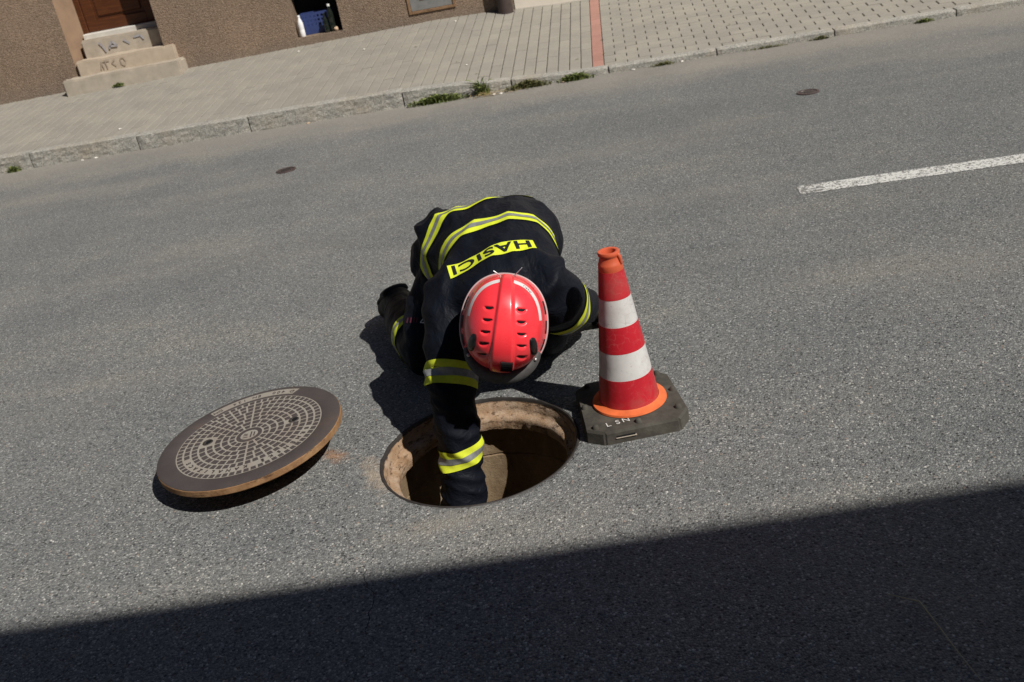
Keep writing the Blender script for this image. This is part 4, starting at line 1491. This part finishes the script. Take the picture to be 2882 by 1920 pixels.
# --- gloves: palm and five separate bent fingers grown into one surface
def build_glove(name, wrist, palm_dir, palm_n, fore, curl, flip, ridges=True):
    wrist, f, n = Vector(wrist), Vector(palm_dir).normalized(), Vector(palm_n).normalized()
    n = (n - f * n.dot(f)).normalized()
    s = f.cross(n) * flip                       # towards the thumb side
    bm = bmesh.new()
    tube(bm, [wrist - Vector(fore).normalized() * 0.075, wrist, wrist + f * 0.03], [(0.046, 0.040), (0.040, 0.032), (0.044, 0.026)], 18, upv=n)
    tube(bm, [wrist + f * 0.02, wrist + f * 0.06, wrist + f * 0.098], [(0.042, 0.022), (0.050, 0.021), (0.048, 0.017)], 18, upv=n)
    tips = []
    for off, ln, sp in ((0.034, 0.078, 0.10), (0.012, 0.088, 0.02), (-0.011, 0.082, -0.05), (-0.033, 0.064, -0.14)):
        p = wrist + f * 0.096 + s * off
        d = (f + s * sp).normalized()
        pts = [p - d * 0.02, p]
        ang = 0
        for k, q in enumerate((0.45, 0.32, 0.23)):
            ang += curl[k]
            dd = (d * math.cos(ang) - n * math.sin(ang)).normalized()
            p = p + dd * ln * q
            pts.append(p)
        tube(bm, pts, [0.0115, 0.0118, 0.0108, 0.0100, 0.0085], 12, upv=n)
    p = wrist + f * 0.028 + s * 0.034
    d = (f * 0.62 + s * 0.78).normalized()
    tube(bm, [p - d * 0.01, p + d * 0.032, p + d * 0.032 + (f * 0.9 + s * 0.42 - n * 0.2).normalized() * 0.034, p + d * 0.032 + (f * 0.95 + s * 0.3 - n * 0.35).normalized() * 0.062], [0.0165, 0.0145, 0.0128, 0.010], 12, upv=n)
    me = remesh(bm, 0.0036, 3, 0.4)
    def wr(p, nn):
        q = Vector(p) - wrist
        a = q.dot(f)
        return 0.0012 * math.sin(a * 620) * (1 if a > 0.09 else 0.3) + 0.0015 * noise.noise(Vector(p) * 60)
    displace(me, wr)
    shift(me, PR)
    return link(name, me, M['glove'], person, True)
build_glove('glove', (0.306, 3.485, 0.112), (0.38, 0.52, -0.50), (0.15, 0.55, 0.9), (0.1, 0.9, -0.3), (0.25, 0.35, 0.3), 1)
build_glove('glove', (-0.2686, 2.835, -0.2972), (-0.1, 0.12, -1), (0, -1, 0), (-0.1, 0, -1), (0.3, 0.4, 0.35), -1)

# --- helmet frame of reference: Zh out of the crown, Yh towards the forehead
OH = Vector((-0.0152, 2.762, 0.4281))
Zh = Vector((0.005, -0.9155, 0.4028)).normalized()
Yh = (cam_r * -0.065 - cam_u)
Yh = (Yh - Zh * Yh.dot(Zh)).normalized()
Xh = Yh.cross(Zh)
HM = Matrix(((Xh.x, Yh.x, Zh.x), (Xh.y, Yh.y, Zh.y), (Xh.z, Yh.z, Zh.z))) * 1.0475      # roomy size
def hw(p): return OH + HM @ Vector(p) - PR

def shell_pt(a, e, lift=0.0):
    """a: bearing from the forehead, e: 0 at the rim to pi/2 at the crown"""
    ca, sa = math.cos(a), math.sin(a)
    B = 0.130 if ca > 0 else 0.146
    r = math.cos(e) ** 0.80
    x, y = 0.117 * sa * r, B * ca * r
    # squarer plan
    x *= 1 + 0.035 * math.sin(2 * a) ** 2
    y *= 1 + 0.035 * math.sin(2 * a) ** 2
    z = 0.140 * math.sin(e) ** 0.95
    p = Vector((x, y, z))
    n = Vector((x / 0.117 ** 2, y / B ** 2, z / 0.14 ** 2))
    n = n.normalized() if n.length > 0 else Vector((0, 0, 1))
    # ridge from the forehead over the crown, wider in front
    half = 0.008 + 0.019 * (y + 0.14) / 0.28
    edge = 0.013
    t = min(1, max(0, (half + edge - abs(x)) / edge))
    t = t * t * (3 - 2 * t)
    top = min(1, max(0, (e - 0.06) / 0.35))
    return p + n * (0.0115 * t * top + lift), n

VENTS = []
for sx in (-1, 1):
    for i, y in enumerate((-0.050, -0.016, 0.018, 0.051, 0.082)):
        VENTS.append((sx * (0.046 + 0.010 * (i / 4.0)), y))

def shell_at(x, y, lift=0.0):
    # numeric inverse: find (a, e) with this plan position
    a = math.atan2(x / 0.117, y / (0.130 if y > 0 else 0.146))
    lo, hi = 0.0, math.pi / 2
    R = math.hypot(x, y)
    for _ in range(40):
        m = (lo + hi) / 2
        p, n = shell_pt(a, m, 0)
        if math.hypot(p.x, p.y) > R: lo = m
        else: hi = m
    return shell_pt(a, lo, lift)

def build_helmet():
    helmet = bpy.data.objects.new('helmet', None)
    col.objects.link(helmet)
    helmet.parent = person
    na, ne = 192, 72
    V, F = [], []
    for j in range(ne + 1):
        e = math.pi / 2 * (j / ne)
        for i in range(na):
            a = 2 * math.pi * i / na
            p, n = shell_pt(a, e)
            if p.z > 0.02:                     # scooped vents: sharp step at the back, fading forwards
                for (vx, vy) in VENTS:
                    dx, dy = (p.x - vx) / 0.0135, (p.y - vy) / 0.0125
                    if abs(dx) < 1 and -0.15 < dy < 1:
                        w = math.sqrt(max(0, 1 - dx * dx))
                        if dy < w:
                            k = min(1, (dy + 0.15) / 0.15) * (1 - max(0, dy) / w if w > 0 else 0)
                            p = p - n * 0.0075 * k
            V.append(hw(p))
    for j in range(ne):
        for i in range(na):
            k = (i + 1) % na
            F.append((j * na + i, j * na + k, (j + 1) * na + k, (j + 1) * na + i))
    # skirt below the rim
    b0 = len(V)
    for i in range(na):
        a = 2 * math.pi * i / na
        p, n = shell_pt(a, 0.0)
        V.append(hw((p.x * 1.085, p.y * 1.05, -0.024 - 0.016 * max(0, -math.cos(a)))))
    for i in range(na):
        k = (i + 1) % na
        F.append((b0 + i, b0 + k, k, i))
    raw('shell', V, F, M['helmet'], helmet, True)
    # rim bead
    bm = bmesh.new()
    pts = []
    m = 120
    for i in range(m):
        a = 2 * math.pi * i / m
        p, n = shell_pt(a, 0.0)
        pts.append(Vector((p.x * 1.088, p.y * 1.053, -0.024 - 0.016 * max(0, -math.cos(a)))))
    rr = 0.0032
    rings = []
    for i in range(m):
        t = (pts[(i + 1) % m] - pts[i - 1]).normalized()
        o = Vector((pts[i].x, pts[i].y, 0)).normalized()
        u = t.cross(o).normalized()
        rings.append([bm.verts.new(hw(pts[i] + o * rr * math.cos(q) + u * rr * math.sin(q))) for q in (0, 1.57, 3.14, 4.71)])
    for i in range(m):
        a, b = rings[i], rings[(i + 1) % m]
        for q in range(4): bm.faces.new((a[q], a[(q + 1) % 4], b[(q + 1) % 4], b[q]))
    obj('rim_trim', bm, M['trim'], helmet, True)
    # dark slots in the flared flange
    for sx in (-1, 1):
        for a0 in (62, 84, 106):
            V, F = [], []
            for i in range(7):
                a = sx * rad(a0 + 15 * i / 6)
                p, n = shell_pt(a, 0.0)
                for f in (0.3, 0.75):
                    q = p.lerp(Vector((p.x * 1.085, p.y * 1.05, -0.024 - 0.016 * max(0, -math.cos(a)))), f)
                    o = Vector((p.x, p.y, 0)).normalized()
                    V.append(hw(q + o * 0.0008 + Vector((0, 0, 0.0012))))
            for i in range(6): F.append((2 * i, 2 * i + 2, 2 * i + 3, 2 * i + 1))
            raw('flange_slot', V, F, M['black_print'], helmet)
    # vents: dark mouths inside the scoops
    for (vx, vy) in VENTS:
        bm = bmesh.new()
        k = 10
        top, low = [], []
        for i in range(k + 1):
            t = -1 + 2 * i / k
            x = vx + 0.0112 * t
            d = 0.0058 * math.sqrt(max(0, 1 - t * t))
            p0, n0 = shell_at(x, vy - 0.0012, -0.0002)
            p1, n1 = shell_at(x, vy + d, -0.0036)
            top.append(bm.verts.new(hw(p0)))
            low.append(bm.verts.new(hw(p1)))
        for i in range(k):
            bm.faces.new((top[i], top[i + 1], low[i + 1], low[i]))
        obj('vent', bm, M['black_print'], helmet)
    # reflective stickers round the back
    def sticker(a0, a1, e0, e1, nm):
        V, F = [], []
        for i in range(25):
            a = a0 + (a1 - a0) * i / 24
            for j in range(4):
                e = e0 + (e1 - e0) * j / 3
                p, n = shell_pt(a, e, 0.0009)
                V.append(hw(p))
        for i in range(24):
            for j in range(3): F.append((i * 4 + j, (i + 1) * 4 + j, (i + 1) * 4 + j + 1, i * 4 + j + 1))
        return raw(nm, V, F, M['sticker'], helmet, True)
    sticker(rad(100), rad(169), rad(28), rad(36.5), 'reflective_sticker')
    sticker(rad(-100), rad(-169), rad(28), rad(36.5), 'reflective_sticker')
    # station name on the sticker of the wearer's left
    me = text_mesh('L\u00cd\u0160E\u0147', 0.0125, 0.0, 1.15)
    bm = bmesh.new()
    bm.from_mesh(me)
    sgn = -1.0 if hw((-0.1, 0, 0)).x > hw((0.1, 0, 0)).x else 1.0
    for v in bm.verts:
        a = sgn * (rad(146) + v.co.x / 0.125)
        e = rad(33) + (v.co.y) / 0.15
        if sgn < 0: a = -(rad(146) - v.co.x / 0.125)
        else: a = rad(146) - v.co.x / 0.125
        p, n = shell_pt(a, e, 0.0016)
        v.co = hw(p)
    me2 = bpy.data.meshes.new('station_name')
    bm.to_mesh(me2)
    bm.free()
    link('station_name', me2, M['black_print'], helmet)
    # goggle clips left and right, front clip
    for sx in (-1, 1):
        bm = bmesh.new()
        k, rws = 20, 5
        c, (hx, hy) = (sx * 0.086, 0.052), (0.0105, 0.026)
        tilt = -sx * 0.18
        rings = []
        for r_ in range(rws + 1):
            f = r_ / rws
            ring = []
            for i in range(k):
                q = 2 * math.pi * i / k
                x, y = math.copysign(abs(math.cos(q)) ** 0.7, math.cos(q)) * hx * f, math.copysign(abs(math.sin(q)) ** 0.7, math.sin(q)) * hy * f
                x, y = x * math.cos(tilt) - y * math.sin(tilt), x * math.sin(tilt) + y * math.cos(tilt)
                p, n = shell_at(c[0] + x, c[1] + y, 0.007 * math.sqrt(max(0, 1 - f ** 3)) + 0.0003)
                ring.append(bm.verts.new(hw(p)))
            rings.append(ring)
        for a, b in zip(rings[1:-1], rings[2:]):
            for i in range(k): bm.faces.new((a[i], a[(i + 1) % k], b[(i + 1) % k], b[i]))
        bm.faces.new(rings[1])
        for v in rings[0]: bm.verts.remove(v)
        obj('goggle_clip', bm, M['blackplastic'], helmet, True)
    bm = bmesh.new()
    for i in range(4):
        y0 = 0.098 + i * 0.0065
        ps = [shell_at(x, y, lf)[0] for (x, y, lf) in ((0.002, y0, 0.007), (-0.030, y0, 0.007), (-0.030, y0 + 0.0048, 0.007), (0.002, y0 + 0.0048, 0.007), (0.002, y0, -0.003), (-0.030, y0, -0.003), (-0.030, y0 + 0.0048, -0.003), (0.002, y0 + 0.0048, -0.003))]
        vs = [bm.verts.new(hw(p)) for p in ps]
        for q in ((0, 1, 2, 3), (4, 7, 6, 5), (0, 4, 5, 1), (1, 5, 6, 2), (2, 6, 7, 3), (3, 7, 4, 0)): bm.faces.new([vs[x] for x in q])
    obj('front_clip', bm, M['blackplastic'], helmet)
    # peak
    V, F = [], []
    k = 40
    for i in range(k + 1):
        a = rad(-60) + rad(120) * i / k
        w = max(0.0, math.cos((a / rad(61)) * math.pi / 2)) ** 0.7
        p0, _ = shell_pt(a, 0.12)
        p1, _ = shell_pt(a, 0.0)
        o = Vector((p1.x, p1.y, 0)).normalized()
        q0 = p1 * 0.985 + Vector((0, 0, 0.004))
        q1 = p1 + o * (0.008 + 0.031 * w) + Vector((0, 0, -0.012))
        for q in (q0, q0.lerp(q1, 0.5) + Vector((0, 0, 0.003)), q1, q1 + Vector((0, 0, -0.005)), q0 + Vector((0, 0, -0.008))): V.append(hw(q))
    for i in range(k):
        for j in range(5):
            F.append((i * 5 + j, (i + 1) * 5 + j, (i + 1) * 5 + (j + 1) % 5, i * 5 + (j + 1) % 5))
    raw('peak', V, F, M['peak'], helmet, True)
    for sx in (-1, 1):
        p, n = shell_pt(sx * rad(50), 0.02)
        bm = bmesh.new()
        blob(bm, hw(p * 1.05 + Vector((0, 0, -0.002))), (0.0055, 0.0055, 0.0055))
        obj('rivet', bm, M['steel'], helmet, True)
        # strap hook wire at the back
        p, n = shell_pt(rad(180) - sx * rad(9), 0.05)
        bm = bmesh.new()
        q0 = p
        q1 = p + Vector((sx * 0.022, -0.026 if sx < 0 else -0.012, 0.004))
        tube(bm, [hw(q0), hw(q1)], [0.0018, 0.0016], 8)
        obj('strap_hook', bm, M['steel'], helmet, True)
build_helmet()

# --- the body inside the clothes: one continuous skin surface with a face
def build_body():
    bm = bmesh.new()
    def hb(p): return OH + HM @ Vector(p)
    ax = HM
    blob(bm, hb((0, -0.008, 0.018)), (0.076, 0.096, 0.095), ax, 24)         # skull
    blob(bm, hb((0, 0.030, -0.075)), (0.056, 0.062, 0.075), ax, 20)         # face and jaw
    blob(bm, hb((0, 0.076, -0.125)), (0.024, 0.020, 0.020), ax)             # chin
    tube(bm, [hb((0, 0.086, -0.028)), hb((0, 0.104, -0.062)), hb((0, 0.094, -0.070))], [0.009, 0.013, 0.012], 12)   # nose
    tube(bm, [hb((-0.024, 0.083, -0.096)), hb((0, 0.090, -0.095)), hb((0.024, 0.083, -0.096))], [0.006, 0.009, 0.006], 10)  # mouth
    tube(bm, [hb((-0.05, 0.070, -0.018)), hb((0, 0.088, -0.016)), hb((0.05, 0.070, -0.018))], [0.010, 0.011, 0.010], 10)   # brow
    for sx in (-1, 1):
        blob(bm, hb((sx * 0.077, -0.008, -0.050)), (0.010, 0.018, 0.030), ax)  # ears
    tube(bm, [hb((0, -0.025, -0.06)), hb((0, -0.045, -0.12)), (-0.005, 2.95, 0.43), (0.0, 3.03, 0.43)], [0.060, 0.060, 0.064, 0.085], 20)
    tube(bm, [(0.0, 3.03, 0.43), (0.0, 3.17, 0.435), (-0.015, 3.35, 0.44), (-0.03, 3.56, 0.40)], [(0.15, 0.10), (0.15, 0.11), (0.14, 0.105), (0.145, 0.11)], 28)
    tube(bm, [(-0.12, 3.08, 0.44), (-0.1841, 3.03, 0.3834), (-0.2182, 2.916, 0.2024), (-0.2368, 2.855, -0.0323), (-0.2668, 2.838, -0.2939)], [0.06, 0.058, 0.045, 0.042, 0.030], 16)
    tube(bm, [(0.11, 3.06, 0.44), (0.150, 3.03, 0.39), (0.190, 3.11, 0.315), (0.240, 3.23, 0.245), (0.306, 3.48, 0.115)], [0.06, 0.058, 0.045, 0.045, 0.030], 16)
    tube(bm, [(-0.12, 3.58, 0.36), (-0.30, 3.44, 0.15), (-0.325, 3.42, 0.10)], [0.085, 0.062, 0.056], 16)
    tube(bm, [(-0.325, 3.43, 0.10), (-0.37, 3.6, 0.105), (-0.43, 3.9, 0.10)], [0.056, 0.058, 0.042], 16)
    tube(bm, [(0.07, 3.58, 0.36), (0.115, 3.42, 0.15), (0.125, 3.39, 0.10)], [0.085, 0.062, 0.056], 16)
    tube(bm, [(0.125, 3.40, 0.10), (0.145, 3.6, 0.105), (0.172, 3.9, 0.10)], [0.056, 0.058, 0.042], 16)
    me = remesh(bm, 0.008, 2, 0.4)
    shift(me, PR)
    body = link('body', me, M['skin'], person, True)
    for sx in (-1, 1):
        bm = bmesh.new()
        blob(bm, hb((sx * 0.030, 0.074, -0.040)) - PR, (0.012, 0.012, 0.012))
        obj('eye', bm, M['paper'], body, True)
build_body()

# ------------------------------------------------------------------ weeds, straw, scraps and grit
def weed(name, loc, wid, dep, h, nbl, mt, label, seed, leafy=0.5, lean=0.0):
    rnd = random.Random(seed)
    V, F = [], []
    for i in range(nbl):
        bx, by = rnd.gauss(0, wid * 0.36), rnd.gauss(0, dep * 0.4)
        bx = max(-wid * 0.75, min(wid * 0.75, bx))
        a = rnd.uniform(0, 2 * math.pi)
        hh = h * rnd.uniform(0.35, 1.0) * max(0.25, 1 - abs(bx) / wid * 0.8)
        out = rnd.uniform(0.2, 1.1) * hh
        w = rnd.uniform(0.0025, 0.005)
        d = Vector((math.cos(a), math.sin(a) - lean, 0))
        sd_ = Vector((-d.y, d.x, 0)).normalized()
        p0 = Vector((bx, by, 0))
        p1 = p0 + d * out * 0.35 + Vector((0, 0, hh * 0.7))
        p2 = p0 + d * out + Vector((0, 0, hh * rnd.uniform(0.6, 1.0)))
        if rnd.random() < leafy:              # broad leaf on a stalk
            lw = rnd.uniform(0.006, 0.013)
            b = len(V)
            m = p1.lerp(p2, 0.5)
            V += [p0 - sd_ * 0.001, p0 + sd_ * 0.001, p1, m + sd_ * lw + Vector((0, 0, 0.004)), p2, m - sd_ * lw + Vector((0, 0, 0.004))]
            F += [(b, b + 1, b + 2), (b + 2, b + 3, b + 4, b + 5)]
        else:
            b = len(V)
            V += [p0 - sd_ * w, p0 + sd_ * w, p1 + sd_ * w * 0.8, p1 - sd_ * w * 0.8, p2]
            F += [(b, b + 1, b + 2, b + 3), (b + 3, b + 2, b + 4)]
    o = raw(name, V, F, mt)
    o.location = loc
    o.rotation_euler = (0, 0, STREET)
    tag(o, label, 'weed', 'weeds growing in the gutter and joints')
    return o
def gs(s, d=-0.035, z=0.0): return S(s, d, z)
weed('weed_clump', gs(-0.22), 0.34, 0.06, 0.09, 800, M['weed'], 'widest bright green leafy weed clump against the granite kerb', 1, 0.65)
weed('weed_clump', gs(0.17, -0.02), 0.09, 0.04, 0.20, 150, M['weed'], 'tallest wispy green weed tuft rising over the kerb edge', 2, 0.35)
weed('weed_clump', gs(0.56), 0.26, 0.055, 0.08, 560, M['weed_dark'], 'dark olive weed clump between the straw and the dipped kerb', 3, 0.6)
weed('weed_clump', gs(0.97), 0.20, 0.05, 0.075, 520, M['weed'], 'green weed clump just short of the red paver stripe', 4, 0.55)
weed('weed_clump', gs(1.70, -0.02), 0.16, 0.03, 0.035, 160, M['weed_dark'], 'low mossy weed strip past the red paver stripe', 5, 0.6)
weed('weed_clump', gs(2.55, -0.015), 0.22, 0.025, 0.025, 160, M['weed_dark'], 'thin flat weed strip along the dipped kerb', 6, 0.6)
weed('weed_clump', gs(2.98, -0.02), 0.11, 0.03, 0.04, 130, M['weed_dark'], 'small olive weed tuft at a dipped kerb joint', 7, 0.6)
weed('weed_clump', gs(3.80, -0.015), 0.10, 0.03, 0.045, 140, M['weed'], 'compact green weed tuft at the far dipped kerb', 8, 0.6)
weed('weed_clump', gs(-4.22, -0.03), 0.08, 0.035, 0.08, 150, M['weed'], 'lone green weed tuft at the kerb below the door side', 9, 0.6)
pz = Wp(-3.62, -0.262, 0)
weed('weed_clump', (pz.x, pz.y, 0.335), 0.10, 0.02, 0.055, 130, M['weed'], 'small green weed at the foot of the door steps', 10, 0.5)
for q, (s, d, lab) in enumerate(((0.10, 0.33, 'tiny weed in the paver joint right above the tallest tuft'), (-0.13, 0.75, 'tiny weed in a paver joint above the widest weed clump'), (0.98, 0.45, 'tiny weed two pavers short of the red stripe'), (-0.62, 1.5, 'tiny weed in a paver joint between window and kerb'),
        (1.22, 0.95, 'tiny dark weed on the red stripe edge, away from the kerb'), (1.22, 0.5, 'tiny dark weed on the red stripe edge, close to the kerb'), (2.35, 0.75, 'tiny weed in the cross-laid pavers, lowest of three'), (2.68, 0.95, 'tiny weed in the cross-laid pavers, middle of three'), (2.45, 1.25, 'tiny weed in the cross-laid pavers, farthest from the kerb'))):
    weed('joint_weed', S(s, d, zp(s, d) - 0.008), 0.035, 0.02, 0.016, 26, M['weed_dark'], lab, 30 + q, 0.5)
# dried stalks in the gutter
def straw_heap():
    rnd = random.Random(5)
    V, F = [], []
    for i in range(70):
        p = Vector((rnd.gauss(0, 0.09), rnd.gauss(0, 0.03), rnd.uniform(0.003, 0.03)))
        a = rnd.gauss(0, 0.6)
        ln = rnd.uniform(0.04, 0.13)
        t = Vector((math.cos(a), math.sin(a), rnd.uniform(-0.1, 0.1))) * ln
        n = Vector((-t.y, t.x, 0)).normalized() * 0.0022
        b = len(V)
        V += [p - n, p + n, p + t + n * 0.4, p + t - n * 0.4]
        F.append((b, b + 1, b + 2, b + 3))
    o = raw('straw_heap', V, F, M['straw'])
    o.location = gs(0.22, -0.085)
    o.rotation_euler = (0, 0, STREET)
    tag(o, 'heap of dry orange straw beside the gutter weeds', 'straw')
straw_heap()
def stalk(name, pts, r, label):
    bm = bmesh.new()
    tube(bm, pts, r, 6)
    tag(obj(name, bm, M['straw2'], None, True), label, 'stalk')
stalk('dry_stalk', [(0.744, 1.787, 0.004), (0.796, 1.735, 0.012), (0.803, 1.661, 0.006), (0.806, 1.586, 0.004), (0.812, 1.49, 0.004)], [0.0008, 0.0020, 0.0014, 0.001, 0.0008], 'bent dry grass stalk lying on the shaded asphalt')
# scraps in the gutter and on the paving
spots = [
    (gs(-3.55, -0.03), 'white paper scrap against the kerbstone nearest the lone weed tuft', 0),
    (gs(-3.42, -0.02), 'white paper scrap a hand beside another in the kerb gutter', 0),
    (gs(-0.50, -0.03), 'white paper scrap at the end of the widest weed clump', 0),
    (gs(0.27, -0.10), 'white paper scrap on the edge of the dry straw heap', 0),
    (gs(0.33, -0.11), 'white paper scrap just past the dry straw heap', 0),
    (gs(0.86, -0.06), 'brown cardboard scrap between two gutter weed clumps', 1),
    (gs(1.45, -0.02), 'white paper scrap under the dipped kerb past the red stripe', 0),
    (gs(1.86, -0.01), 'white paper scrap lying on the low mossy weed strip', 0),
    (S(-3.3, 0.35, zp(-3.3, 0.35)), 'white paper scrap on the pavers in front of the door steps', 0),
    (S(-0.02, 0.62, zp(-0.02, 0.62)), 'white paper scrap on the pavers above the tallest weed tuft', 0),
    (S(-1.2, 1.75, zp(-1.2, 1.75)), 'white paper scrap on the pavers in front of the basement window', 0),
    (S(-0.3, 2.3, zp(-0.3, 2.3)), 'white paper scrap on the pavers below the meter hatch', 0),
    (S(-2.0, 2.15, zp(-2.0, 2.15)), 'white paper scrap by the house wall between steps and window', 0),
    (S(-4.4, -0.05, 0), 'white paper scrap on the asphalt beside the lone weed tuft', 0),
    (S(-1.4, -0.03, 0), 'brown cardboard scrap alone against a rough kerbstone', 1)]
for q, (p, lab, br) in enumerate(spots):
    rnd = random.Random(q)
    bm = bmesh.new()
    bmesh.ops.create_icosphere(bm, subdivisions=1, radius=1.0)
    for v in bm.verts: v.co = Vector((v.co.x * 0.020, v.co.y * 0.011, v.co.z * 0.006)) * (1 + 0.3 * noise.noise(v.co * 2 + Vector((q, 0, 0))))
    o = obj('paper_scrap', bm, M['cardboard'] if br else M['paper'])
    o.location = (p.x, p.y, p.z + 0.005)
    o.rotation_euler = (0, 0, rnd.uniform(0, 3))
    tag(o, lab, 'litter', 'scraps of litter')

def build_grit():
    rnd = random.Random(21)
    V, F = [], []
    oct_ = [(1, 0, 0), (-1, 0, 0), (0, 1, 0), (0, -1, 0), (0, 0, 1), (0, 0, -1)]
    fo = [(0, 2, 4), (2, 1, 4), (1, 3, 4), (3, 0, 4), (2, 0, 5), (1, 2, 5), (3, 1, 5), (0, 3, 5)]
    n = 0
    while n < 3800:
        y = 1.3 + 5.2 * rnd.random() ** 1.8
        x = rnd.uniform(-0.62, 0.62) * y
        if (x - MH.x) ** 2 + (y - MH.y) ** 2 < 0.345 ** 2: continue
        r = 0.0011 + 0.0022 * rnd.random() ** 3
        a = rnd.uniform(0, 6.28)
        ca, sa = math.cos(a), math.sin(a)
        k = rnd.uniform(0.6, 1.0)
        b = len(V)
        for (px, py, pz_) in oct_:
            j = rnd.uniform(0.7, 1.2)
            qx, qy = px * r * j, py * r * j * k
            V.append((x + qx * ca - qy * sa, y + qx * sa + qy * ca, 0.0004 + pz_ * r * 0.5 + r * 0.2))
        F += [tuple(b + i for i in f) for f in fo]
        n += 1
    n = 0
    while n < 2600:                               # larger stones of the wearing course standing slightly proud
        y = 1.25 + 1.75 * rnd.random()
        x = rnd.uniform(-0.62, 0.62) * y
        if (x - MH.x) ** 2 + (y - MH.y) ** 2 < 0.35 ** 2: continue
        r = 0.0020 + 0.0032 * rnd.random() ** 2.2
        a = rnd.uniform(0, 6.28)
        ca, sa = math.cos(a), math.sin(a)
        k = rnd.uniform(0.55, 0.95)
        b = len(V)
        m = 6
        for i in range(m):
            q = 2 * math.pi * i / m
            j = rnd.uniform(0.75, 1.15)
            qx, qy = math.cos(q) * r * j, math.sin(q) * r * j * k
            V.append((x + qx * ca - qy * sa, y + qx * sa + qy * ca, 0.0))
        for i in range(m):
            px, py, _ = V[b + i]
            V.append((x + (px - x) * 0.7, y + (py - y) * 0.7, 0.0006 + r * rnd.uniform(0.18, 0.34)))
        for i in range(m):
            j2 = (i + 1) % m
            F.append((b + i, b + j2, b + m + j2, b + m + i))
        F.append(tuple(b + m + i for i in range(m)))
        n += 1
    o = raw('loose_grit', V, F, M['grit'])
    tag(o, 'loose pale grit scattered over the asphalt', 'grit', kind='stuff')
build_grit()
